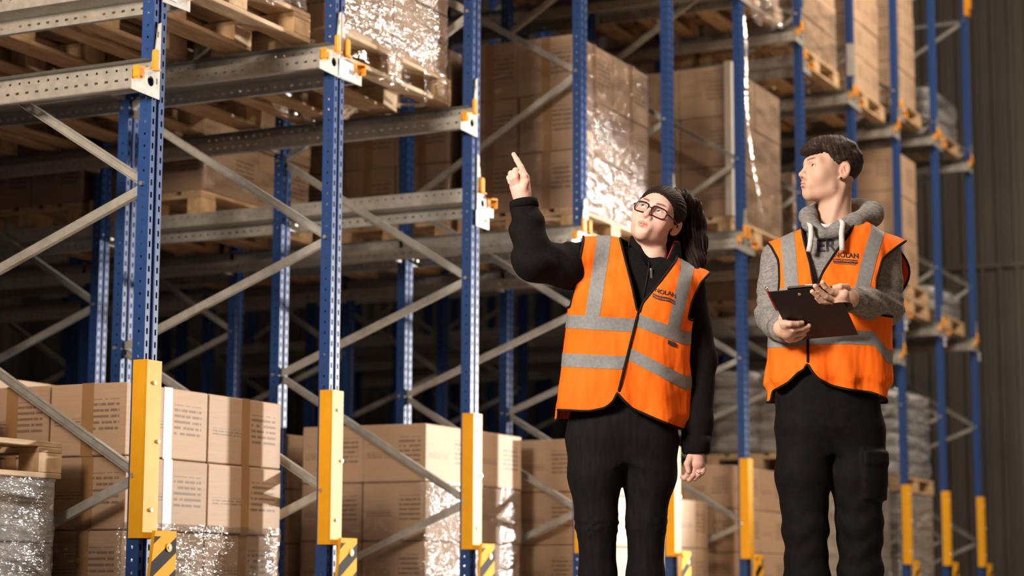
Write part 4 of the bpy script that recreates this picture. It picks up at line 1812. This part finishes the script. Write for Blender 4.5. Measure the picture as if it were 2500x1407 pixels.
y = -.15
nt_ = hand_tint(nv_, SKIN_W, [(wa(1254, 377, y), .012, .6), (wa(1264, 446, y - .02), .012, .6), (wa(1271, 420, y - .03), .012, .6), (wa(1272, 409, y), .010, .4),
                              (wa(1259, 417, y), .012, .4), (wa(1270, 470, y), .02, .3)])


def w_hand2(p):
    o = w_wr2
    d = chain(p, [o + A3(0, 0, .03), o + A3(0, -.004, -.012), o + A3(.0, -.008, -.045)], [.025, .026, .030], .02)
    for i, (dx, dy) in enumerate(((-.024, -.020), (-.008, -.022), (.010, -.018), (.024, -.010))):
        L = (.030, .034, .031, .024)[i]
        b = o + A3(dx, dy * .5 - .004, -.058)
        f = chain(p, [b, b + A3(-.006, -.012, -L * .8), b + A3(-.018, -.004, -L * 1.25), b + A3(-.026, .012, -L * 1.1)], [.0105, .0098, .009, .0075], .003)
        d = su(d, f, .004)
    t = chain(p, [o + A3(-.02, -.02, -.02), o + A3(-.034, -.034, -.048), o + A3(-.030, -.036, -.074)], [.0135, .0115, .0085], .004)
    return su(d, t, .005)


mv_, mf_ = snet(w_hand2, (.15, -.10, .55), (.32, .07, .76), .0022)
cv_, cf_ = snet(w_skin_coarse, (-.43, -.27, .68), (.33, .14, 1.60), .014)


def join(parts):
    V, F, T = [], [], []
    o = 0
    for v, f, t in parts:
        V.append(v)
        T.append(np.broadcast_to(t, (len(v), 3)))
        F += [tuple(int(i) + o for i in q) for q in f]
        o += len(v)
    return np.concatenate(V), F, np.concatenate(T)


bv, bf, bt = join([(hv, hf, ht), (nv_, nf_, nt_), (mv_, mf_, np.asarray(SKIN_W) * .92), (cv_, cf_, np.asarray(SKIN_W))])
mk('body', bv, bf, M['skin'], WP.root, col=bt)
eyes(WP, W_R, W_T, W_S, (-.42, -.8, .38))
# fingernail on the thumb, ring on the lower hand
ring = [w_wr2 + A3(.010 + .0125 * math.cos(a), -.028 + .012 * math.sin(a), -.078) for a in np.linspace(0, 2 * math.pi, 17)]
MB().tube(ring, .0014, 5).build('ring', M['metal'], WP.root, True)


# hair
def w_hair(p):
    q = ((p - W_T) @ W_R) / W_S
    x, yy, z = q.T
    ax = np.abs(x)
    d = ell(q, (0, .026, .042), (.0855, .1030, .0880))
    d = su(d, ell(q, (0, .075, .0), (.068, .06, .075)), .03)
    d = su(d, ell(q, (.052, .055, -.045), (.030, .045, .05)), .03)
    # hairline: height of the face opening as a function of depth
    hl = I(yy, [-.10, -.085, -.070, -.045, -.020, .005, .030, .060, .09], [.086, .082, .070, .044, .012, -.002, .016, -.10, -.14])
    hl = hl + np.where(x < 0, .004, 0)
    d = smax(d, (hl - z) * .8, .010)
    a = np.arctan2(z - .03, x)
    fade = np.clip((.10 - yy) / .06, 0, 1)
    streak = (np.sin(a * 44 + 2 * np.sin(a * 7)) * .0011 + np.sin(a * 97) * .0006) * fade
    return (d + streak) * W_S


av, af = snet(w_hair, (-.06, -.14, 1.36), (.30, .20, 1.70), .0032)
hair = mk('hair', av, af, M['hair_w'], WP.root)
tail_pts = [wa(1648, 484, .03), wa(1664, 490, .06), wa(1682, 505, .10), wa(1693, 545, .11), wa(1697, 590, .09), wa(1697, 640, .05), wa(1694, 672, .02), wa(1692, 690, .01)]
tail_rs = [.034, .036, .038, .042, .041, .033, .022, .006]


def w_tail(p):
    d = chain(p, tail_pts, tail_rs, .02)
    d = su(d, chain(p, [wa(1668, 560, .08), wa(1678, 600, .07), wa(1686, 640, .05)], [.030, .030, .016], .02), .03)
    return d + .0022 * np.sin(p[:, 0] * 420 + 6 * np.sin(p[:, 2] * 14) + p[:, 1] * 160) + .003 * np.sin(p[:, 0] * 130 + p[:, 2] * 12)


tv, tf = snet(w_tail, (.12, -.06, 1.26), (.31, .19, 1.64), .0034)
mk('ponytail', tv, tf, M['hair_w'], WP.root)
root_l = W_T + W_R @ A3(.0, .12, .03)
strands(av, af, lambda P: root_l - P, 1800, .016, .0013, .0012, M['hair_w'], hair, 4, lift=-.08, jit=.03)
strands(tv, tf, lambda P: np.tile(A3(.02, -.03, -1), (len(P), 1)), 800, .030, .0010, .0004, M['hair_w'], hair, 5, lift=-.03, jit=.03)

# glasses
gl = thing('spectacles', 'black rectangular spectacles on the face of the pointing person', 'glasses')
gl.matrix_world = WP.root.matrix_world.copy()
rim_c = {}
for sx in (-1, 1):
    pts = []
    for i in range(33):
        a = 2 * math.pi * i / 32
        ca, sa = math.cos(a), math.sin(a)
        ex_, ez_ = .0265, .0185
        px_ = sx * .0335 + ex_ * math.copysign(abs(ca) ** .6, ca)
        pz_ = .001 + ez_ * math.copysign(abs(sa) ** .6, sa)
        pts.append((px_, -.0985 + .018 * (abs(px_) / .06) ** 2, pz_))
    P_ = xf(pts, W_R, W_T, W_S)
    MB().tube(P_, .0023, 8).build('rim', M['frame'], gl, True)
    mk('lens', P_[:-1], [tuple(range(32))], M['lens'], gl, smooth=False)
    tp = xf([(sx * .060, -.080, .008), (sx * .070, -.070, .008), (sx * .079, -.03, .008), (sx * .081, .012, .006), (sx * .079, .03, -.012)], W_R, W_T, W_S)
    MB().tube(tp, [.003, .0032, .0026, .0026, .002], 8).build('temple_arm', M['frame'], gl, True)
br_ = xf([(-.0085, -.0985, .006), (0, -.1015, .008), (.0085, -.0985, .006)], W_R, W_T, W_S)
MB().tube(br_, .0022, 8).build('bridge', M['frame'], gl, True)
# ------------------------------------------------------------------ the man
MP = Person(1.116, 'person', 'person in grey hoodie and orange vest holding a clipboard, looking up left')
ma = MP.at
M_R = rot_head(math.radians(-72), math.radians(-5), math.radians(3))
M_S = 1.0
M_T = np.array([.004, -.01, 1.684])
SKIN_M = (.66, .39, .27)

m_sh, m_el, m_wr = A3(-.172, .02, 1.38), ma(1886, 772, .0), ma(1908, 800, -.155)
m_sh2, m_el2, m_wr2 = A3(.190, .02, 1.40), ma(2162, 752, .0), ma(2084, 734, -.205)

M_TORSO = [(.97, -.010, .0, .178, .118), (1.1, -.004, 0, .172, .112), (1.2, .0, 0, .178, .122),
           (1.3, .008, .005, .190, .122), (1.38, .012, .01, .200, .112), (1.48, .02, .015, .19, .1), (1.56, .02, .02, .17, .09)]
M_ROOF = ([-.28, -.20, -.08, .0, .03, .13, .22, .30], [1.36, 1.425, 1.475, 1.50, 1.505, 1.490, 1.445, 1.38])


def m_torso(p, off=0.0):
    d = column(p, M_TORSO) - off
    roof = (p[:, 2] - I(p[:, 0], *M_ROOF)) * .85 - off
    return smax(d, roof, .07)


def m_hoodie(p):
    d = m_torso(p)
    a = chain(p, [m_sh, m_sh * .45 + m_el * .55, m_el, m_el * .4 + m_wr * .6, m_wr], [.066, .060, .056, .054, .047], .03)
    b = chain(p, [m_sh2, m_sh2 * .45 + m_el2 * .55, m_el2, m_el2 * .4 + m_wr2 * .6, m_wr2], [.066, .060, .058, .052, .044], .03)
    fold = .0035 * np.sin(p[:, 2] * 120 + p[:, 0] * 60 + 3 * np.sin(p[:, 2] * 25)) * np.exp(-((p[:, 2] - 1.20) / .07) ** 2)
    d = su(d, su(a, b, .01) + fold + .004 * wob(p, 36, 12), .04)
    # hood lying round the neck
    h = chain(p, [ma(2006, 572, -.105), ma(1978, 545, -.07), ma(1975, 528, -.01), ma(1996, 520, .07), ma(2050, 512, .115), ma(2105, 518, .10), ma(2126, 526, .03), ma(2085, 545, -.055),
                  ma(2045, 562, -.092), ma(2024, 574, -.100)], [.020, .026, .031, .034, .038, .040, .040, .032, .026, .018], .02)
    h2 = chain(p, [ma(2130, 520, .05), ma(2090, 530, .13), ma(2030, 535, .13)], [.036, .055, .05], .03)
    d = su(d, su(h, h2, .03) + .0025 * wob(p, 50, 21), .012)
    nk = cap(p, A3(.012, -.005, 1.44), A3(.02, .0, 1.75), .056, .066)
    d = smax(d, -nk, .010)
    return d


gv, gf = snet(m_hoodie, (-.31, -.27, .69), (.33, .24, 1.62), .0072)
mk('hoodie', gv, gf, M['hoodie'], MP.root)
gb = bvh(gv, gf)
for w, e, r in ((m_wr, m_el, .046), (m_wr2, m_el2, .043)):
    dd = (w - e) / np.linalg.norm(w - e)
    MB().tube([w - dd * .02, w + dd * .03, w + dd * .036], [r + .003, r, r - .005], 20).build('cuff', M['hoodie'], MP.root, True)
# tee shirt edge inside the neck
MB().tube([ma(x, y, d) for x, y, d in ((1999, 548, -.075), (2008, 552, -.09), (2020, 553, -.092), (2032, 550, -.085), (2044, 543, -.07))], .008, 8).build('tee_neckband', M['tee'], MP.root, True)
# drawstrings
for pts in ([(1976, 541), (1980, 552), (1981, 575), (1978, 600), (1975, 614)], [(2056, 531), (2058, 545), (2055, 570), (2056, 595), (2057, 612)]):
    P_ = []
    for x, y in pts:
        q = ma(x, y, -.14)
        P_.append(front(gb, q[0], q[2], .008))
    for i in range(1, len(P_)):
        P_[i][1] = min(P_[i][1], -.135)
    b_ = MB().tube(P_, [.006, .009, .0095, .0095, .010], 10)
    b_.build('drawstring', M['cord'], MP.root, True)
# print on the chest
qt = ma(2020, 612, -.12)
text_on(MP, 'ER', .062, .001, qt, Vector((1, 0, .03)), Vector((0, 0, 1)), gb, M['ink'], 'chest_letters', MP.root, lift=.0018)


# vest
def m_vest(p):
    d = m_torso(p, .016)
    fl = [(.62, -.018, .01, .205, .150), (.86, -.015, .005, .200, .146), (1.02, -.008, 0, .194, .140), (1.18, .0, 0, .196, .140), (1.30, .008, 0, .204, .138), (1.36, .012, .0, .205, .128)]
    d2 = smax(column(p, fl, 2.6), p[:, 2] - 1.33, .08)
    d = su(d, d2, .05)
    d = su(d, cap(p, m_sh + A3(.05, 0, 0), m_sh + A3(-.02, 0, -.02), .074, .080), .03)
    d = su(d, cap(p, m_sh2 - A3(.05, 0, 0), m_sh2 + A3(.03, 0, -.02), .074, .082), .03)
    ang = np.arctan2(p[:, 0], -p[:, 1])
    low = np.clip((1.12 - p[:, 2]) / .2, 0, 1)
    d = d + low * .009 * np.sin(ang * 9 + .4 + p[:, 2] * 9) + .0035 * wob(p, 26, 33) + .002 * wob(p, 60, 34)
    return d


uv_, uf_ = snet(m_vest, (-.29, -.24, .66), (.31, .22, 1.56), .0085)
x_, y_, z_ = uv_.T
x_, z_ = seen(MP, uv_)
frontm = y_ < .01


def m_keep(x, y, z):
    f = y < .01
    hem_f = I(x, [-.26, -.20, -.15, -.115, -.096, -.088, -.083, -.076, -.050, .0, .06, .14, .20], [.905, .912, .94, .975, .982, 1.0, 1.02, .99, .955, .928, .915, .905, .88])
    g = z - np.where(f, hem_f, .87)
    xl = I(z, [1.16, 1.20, 1.30, 1.37, 1.42, 1.45], [-.40, -.186, -.176, -.178, -.204, -.23])
    g = np.minimum(g, np.where(z > 1.16, x - xl, 1))
    xr = I(z, [1.14, 1.18, 1.30, 1.38, 1.425, 1.46], [.45, .158, .165, .188, .245, .30])
    g = np.minimum(g, np.where((z > 1.14) & f, xr - x, 1))
    g = np.minimum(g, np.where((z > 1.2) & ~f, I(z, [1.2, 1.4, 1.44], [.21, .21, .27]) - x, 1))
    vl = I(z, [1.27, 1.35, 1.45, 1.52], [-.056, -.066, -.090, -.10])
    vr = I(z, [1.27, 1.33, 1.40, 1.47, 1.53], [-.050, -.024, .022, .075, .10])
    g = np.minimum(g, np.where(f & (z > 1.27), np.maximum(vl - x, x - vr), 1))
    g = np.minimum(g, np.where(~f & (z > 1.42), np.maximum(np.abs(x - .015) - .1, 1.45 - z), 1))
    return g


mg = m_keep(x_, y_, z_)
sv, sf = clip_mesh(uv_, uf_, mg)
vest2 = mk('vest', sv, sf, M['orange'], MP.root)
solidify(vest2, .0035)
hull_tube('vest_piping', edge_loops(sf), sv, .0045, M['piping'], vest2)
sb_ = bvh(sv, sf)
op = []
for z in np.linspace(1.275, 1.01, 20):
    xu, zu = unseen(MP, I(z, [1.0, 1.12, 1.275], [-.083, -.080, -.053]), z, -.14)
    op.append(front(sb_, xu, zu, .003))
MB().tube(op, .0045, 6).build('vest_front_edge', M['piping'], vest2, True)
N_ = normals(uv_, uf_)


def mband(zs, hw):
    c = I(x_, [-.2, -.08, .06, .15, .2], zs)
    return np.minimum(hw - np.abs(z_ - c), mg - .001)


band(uv_, uf_, N_, mband((1.245, 1.25, 1.25, 1.25, 1.24), .0245), .0016, M['reflect'], 'reflective_band', vest2)
band(uv_, uf_, N_, mband((1.085, 1.095, 1.10, 1.095, 1.03), .0245), .0016, M['reflect'], 'reflective_band', vest2)
g1 = np.minimum(.0245 - np.abs(x_ - I(z_, [1.25, 1.46], [-.132, -.145])), np.minimum(z_ - 1.25, mg - .001))
band(uv_, uf_, N_, g1, .0014, M['reflect'], 'reflective_strip', vest2)
g2 = np.minimum(.0255 - np.abs(x_ - I(z_, [1.24, 1.38, 1.50], [.105, .142, .180])), np.minimum(z_ - 1.25, mg - .001))
band(uv_, uf_, N_, g2, .0014, M['reflect'], 'reflective_strip', vest2)
# loose back armhole edge standing out behind the sleeve
vs, fs = [], []
for j in range(13):
    t = j / 12
    zc = 1.455 - .215 * t
    xo_ = .205 + .080 * math.sin(math.pi * min(1, t * 1.05)) ** .7
    for i in range(7):
        a = i / 6
        vs.append((.16 + (xo_ - .16) * a, .075 - .045 * a * a + .01 * math.sin(t * 9), zc - .03 * a * t))
for j in range(12):
    for i in range(6):
        k = j * 7 + i
        fs.append((k, k + 1, k + 8, k + 7))
fl_ = mk('vest_armhole_flap', np.array(vs), fs, M['orange_in'], vest2)
solidify(fl_, .003)
MB().tube([vs[j * 7 + 6] for j in range(13)], .0045, 6).build('flap_piping', M['piping'], vest2, True)
# printed logo
exm, ezm = Vector((1.0, 0, -.04)), Vector((0, 0, 1))
text_on(MP, 'NOLAN', .0245, .0006, ma(2067, 628, -.13), exm, ezm, sb_, M['ink'], 'logo_name', vest2)
bl, br, tr, tl = [ma(*q, -.14)[[0, 2]] for q in ((2035, 640), (2095, 643), (2095, 633), (2035, 630))]
patch_on(sb_, (bl, br, tr, tl), 14, 3, .0020, M['ink'], 'logo_bar', vest2)
text_on(MP, 'NolanTransport.com', .0098, .0001, ma(2065, 639, -.13), exm, ezm, sb_, M['orange'], 'logo_web_address', vest2, lift=.0032)
bl, br, tr, tl = [ma(*q, -.14)[[0, 2]] for q in ((2036, 643), (2092, 646), (2092, 645), (2036, 642))]
patch_on(sb_, (bl, br, tr, tl), 10, 1, .0020, M['ink'], 'logo_underline', vest2)


# trousers
def m_legs(p):
    d = column(p, [(.69, -.015, .02, .12, .09), (.78, -.014, .012, .172, .120), (.88, -.014, .01, .184, .124), (.97, -.012, .005, .184, .124), (1.04, -.012, .0, .178, .119)])
    l = chain(p, [A3(-.095, .01, .76), ma(1960, 1160), ma(1966, 1290), ma(1971, 1407), A3(-.098, .03, .06)], [.100, .092, .0755, .0740, .078], .03)
    r = chain(p, [A3(.085, .02, .76), ma(2092, 1160, .01), ma(2098, 1290, .01), ma(2100, 1407, .02), A3(.085, .05, .06)], [.102, .093, .0755, .0740, .078], .03)
    wr = .005 * wob(p, 30, 51) + .003 * np.sin((p[:, 2] + .3 * p[:, 0]) * 75 + 3 * np.sin(p[:, 0] * 30)) * np.clip((.62 - p[:, 2]) / .2, 0, 1)
    d = su(d, su(l, r, .012) + wr, .04)
    # cargo pocket on the outer thigh
    pk = np.maximum(np.maximum(np.abs(p[:, 0] - .135) - .048, np.abs(p[:, 1] + .03) - .085), np.abs(p[:, 2] - .615) - .085)
    d = su(d, np.maximum(pk, d - .013), .008)
    fl = np.maximum(np.maximum(np.abs(p[:, 0] - .137) - .050, np.abs(p[:, 1] + .03) - .088), np.abs(p[:, 2] - .672) - .026)
    d = su(d, np.maximum(fl, d - .008), .004)
    return d


qv, qf = snet(m_legs, (-.25, -.18, .02), (.24, .22, 1.07), .008)
mk('cargo_trousers', qv, qf, M['cargo'], MP.root)
boot(MP, -.098, .03)
boot(MP, .080, .05)

# ---- clipboard (a thing of its own, held in the hands)
CB = [ma(1935, 830, -.175), ma(2095, 816, -.165), None, None]
cb_bl, cb_br = ma(1935, 830, -.185), ma(2095, 816, -.175)
ux = (cb_br - cb_bl)
wid = np.linalg.norm(ux)
ux /= wid
tl_ = ma(1877, 712, -.385)
uy = tl_ - cb_bl
uy -= ux * uy.dot(ux) * .0
hgt = np.linalg.norm(uy)
uy /= hgt
un = np.cross(ux, uy)
un /= np.linalg.norm(un)
clip = thing('clipboard', 'dark maroon clipboard with metal clip held in both hands', 'clipboard')
clip.matrix_world = MP.root.matrix_world.copy()


def cbp(a, b, c):
    return cb_bl + ux * a + uy * b + un * c


def cb_box(name, a0, a1, b0, b1, c0, c1, mat):
    vs = [cbp(a, b, c) for c in (c0, c1) for b in (b0, b1) for a in (a0, a1)]
    return MB().add(vs, [(0, 2, 3, 1), (4, 5, 7, 6), (0, 1, 5, 4), (1, 3, 7, 5), (3, 2, 6, 7), (2, 0, 4, 6)]).build(name, mat, clip)


# un points up towards the reader
if un[2] < 0:
    un = -un
cb_box('board', 0, wid, 0, hgt, -.003, .0, M['board'])
cb_box('paper_sheet', .012, wid - .010, .012, hgt - .03, .001, .003, M['paper'])
cb_box('clip_plate', wid * .28, wid * .78, hgt - .045, hgt + .004, .003, .009, M['metal'])
cyl_a, cyl_b = cbp(wid * .30, hgt - .002, .010), cbp(wid * .76, hgt - .002, .010)
MB().cyl(cyl_a, cyl_b, .006, n=10).build('clip_roll', M['metal'], clip, True)
MB().cyl(cbp(wid * .42, hgt - .022, -.003), cbp(wid * .42, hgt - .022, -.006), .006, n=10).build('clip_rivet', M['metal'], clip, True)
pen = MB().tube([cbp(-.004, hgt - .10, .002), cbp(-.004, hgt - .012, .002), cbp(-.004, hgt + .004, .002)], [.0045, .0045, .003], 8).build('pen', M['red'], None, True)
pen.matrix_world = MP.root.matrix_world.copy()
tag(pen, 'red pen lying along the left edge of the clipboard', 'pen')
MB().tube([cbp(-.004, hgt + .004, .002), cbp(-.004, hgt + .016, .002)], [.0055, .005], 8).build('pen_cap', M['metal'], pen, True)


# ---- body
def m_head(p):
    q = ((p - M_T) @ M_R) / M_S
    d = head_sdf(q, False) * M_S
    d = su(d, cap(p, M_T + M_R @ A3(0, .028, -.050), A3(.022, .012, 1.48), .058, .058), .022)
    d = su(d, cap(p, A3(.022, .012, 1.49), A3(.015, .01, 1.38), .060, .10), .03)
    d = su(d, cap(p, M_T + M_R @ A3(.055, .030, -.050), A3(-.005, -.045, 1.485), .011, .010), .018)
    return d


kv, kf = snet(m_head, (-.15, -.16, 1.40), (.17, .17, 1.84), .0024)
kt = head_tint(((kv - M_T) @ M_R) / M_S, False, SKIN_M)


def finger(p, pts, r0, r1, k=.003):
    n = len(pts)
    return chain(p, pts, [r0 + (r1 - r0) * i / (n - 1) for i in range(n)], k)


def hb(px, py, off):
    """point on the back of the clipboard at a pixel, off metres proud of it"""
    o0 = ma(px, py, -.30)
    o1 = ma(px, py, -.20)
    dr = o1 - o0
    t = (cb_bl - o0).dot(un) / dr.dot(un)
    return o0 + dr * t - un * (off + .003)


def m_hand_r(p):      # hand at the upper right, fingers spread over the back of the board
    o = m_wr2
    d = chain(p, [o + A3(.03, .015, 0), ma(2072, 729, -.245), hb(2055, 726, .022)], [.027, .030, .026], .02)
    d = su(d, cap(p, hb(2042, 742, .020), hb(2056, 708, .020), .019, .019), .016)
    d = su(d, cap(p, hb(2036, 745, .016), hb(2044, 712, .016), .014, .014), .016)
    fs_ = [([hb(2046, 707, .016), hb(2026, 701, .018), hb(2012, 692, .014), hb(2006, 683, .010)], .0112, .0078),
           ([hb(2038, 721, .016), hb(2013, 712, .019), hb(1996, 701, .013), hb(1988, 692, .010)], .0115, .0080),
           ([hb(2034, 736, .015), hb(2010, 727, .017), hb(1993, 715, .012), hb(1981, 706, .009)], .0110, .0078),
           ([hb(2036, 749, .014), hb(2017, 742, .015), hb(2002, 731, .012), hb(1992, 722, .009)], .0098, .0070)]
    for pts, a, b in fs_:
        d = su(d, finger(p, pts, a, b), .0035)
    t = finger(p, [ma(2072, 722, -.24), ma(2066, 703, -.272), hb(2050, 697, .004), hb(2036, 699, .004)], .0165, .0085)
    return su(d, t, .006)


def m_hand_l(p):      # hand at the lower left, fingers wrapped round the edge
    o = m_wr
    d = chain(p, [o + A3(-.015, .03, 0), ma(1913, 802, -.205), hb(1922, 803, .010)], [.027, .029, .025], .02)
    d = su(d, cap(p, hb(1914, 786, .010), hb(1926, 820, .010), .017, .016), .015)
    fs_ = [([hb(1909, 783, .010), hb(1926, 779, .020), hb(1944, 781, .016), hb(1957, 782, .009)], .0115, .0082),
           ([hb(1911, 796, .012), hb(1932, 793, .021), hb(1956, 792, .016), hb(1973, 790, .009)], .0118, .0082),
           ([hb(1915, 809, .012), hb(1934, 807, .019), hb(1955, 804, .015), hb(1970, 798, .009)], .0112, .0078),
           ([hb(1922, 821, .010), hb(1938, 820, .016), hb(1952, 816, .013), hb(1963, 811, .008)], .0098, .0070)]
    for pts, a, b in fs_:
        d = su(d, finger(p, pts, a, b), .0030)
    th = finger(p, [ma(1908, 784, -.19), ma(1912, 770, -.20), ma(1926, 764, -.20)], .0150, .0090)
    return su(d, th, .006)


def m_coarse(p):
    d = cap(p, A3(.01, .01, 1.35), A3(-.01, .01, .85), .10, .11)
    d = su(d, chain(p, [m_sh, m_el, m_wr], [.045, .038, .028], .02), .03)
    return su(d, chain(p, [m_sh2, m_el2, m_wr2], [.045, .038, .028], .02), .03)


av1, af1 = snet(m_hand_r, (-.13, -.45, 1.17), (.16, -.14, 1.34), .0021)
av2, af2 = snet(m_hand_l, (-.25, -.38, 1.04), (-.04, -.11, 1.24), .0021)
av3, af3 = snet(m_coarse, (-.30, -.26, .70), (.30, .16, 1.50), .014)
tips = [(ma(x, y, d), .012, .5) for x, y, d in ((2004, 683, -.35), (1988, 694, -.36), (1981, 707, -.35), (1991, 722, -.31), (1910, 784, -.23), (1912, 798, -.225), (1916, 811, -.22))]
pv, pf, pt_ = join([(kv, kf, kt), (av1, af1, hand_tint(av1, SKIN_M, tips)), (av2, af2, hand_tint(av2, SKIN_M, tips)), (av3, af3, np.asarray(SKIN_M))])
mk('body', pv, pf, M['skin'], MP.root, col=pt_)
eyes(MP, M_R, M_T, M_S, (.05, -.9, .28))
es = xf([(.0845, .004, -.032)], M_R, M_T, M_S)[0]
MB().cyl(es, es + M_R @ A3(.006, 0, 0), .0042, n=12).build('earring', M['frame'], MP.root, True)


# hair
def m_hair(p):
    q = ((p - M_T) @ M_R) / M_S
    x, yy, z = q.T
    d = ell(q, (0, .024, .043), (.0800, .0990, .0865))
    top = ell(q, (0, .002, .078), (.072, .098, .055))
    d = su(d, top, .02)
    d = su(d, ell(q, (0, -.078, .066), (.056, .030, .024)), .018)
    hl = I(yy, [-.12, -.095, -.075, -.055, -.038, -.028, -.010, .000, .010, .030, .040, .055, .080, .11], [.044, .046, .054, .060, .056, .020, -.002, .006, .030, .036, .010, -.050, -.090, -.095])
    d = smax(d, (hl - z) * .7, .008)
    side = np.clip((.055 - z) / .05, 0, 1)
    d = d + side * .0035
    n = .0050 * wob(q * [1, .6, 1], 150, 61, 5) + .0030 * wob(q, 330, 62, 4)
    return (d + n * (1 - .8 * side)) * M_S


ov, of_ = snet(m_hair, (-.15, -.15, 1.55), (.17, .17, 1.85), .0026)
hair2 = mk('hair', ov, of_, M['hair_m'], MP.root)
fw = M_R @ A3(.15, -1, -.15)


def m_flow(P):
    q = (P - M_T) @ M_R
    s = np.clip((.06 - q[:, 2]) / .04, 0, 1)[:, None]
    return fw * (1 - s) + (M_R @ A3(0, .25, -1)) * s


kq = ((ov - M_T) @ M_R)
strands(ov, of_, m_flow, 9000, .012, .0010, -.0006, M['hair_m'], hair2, 7, lift=.22, jit=.35)
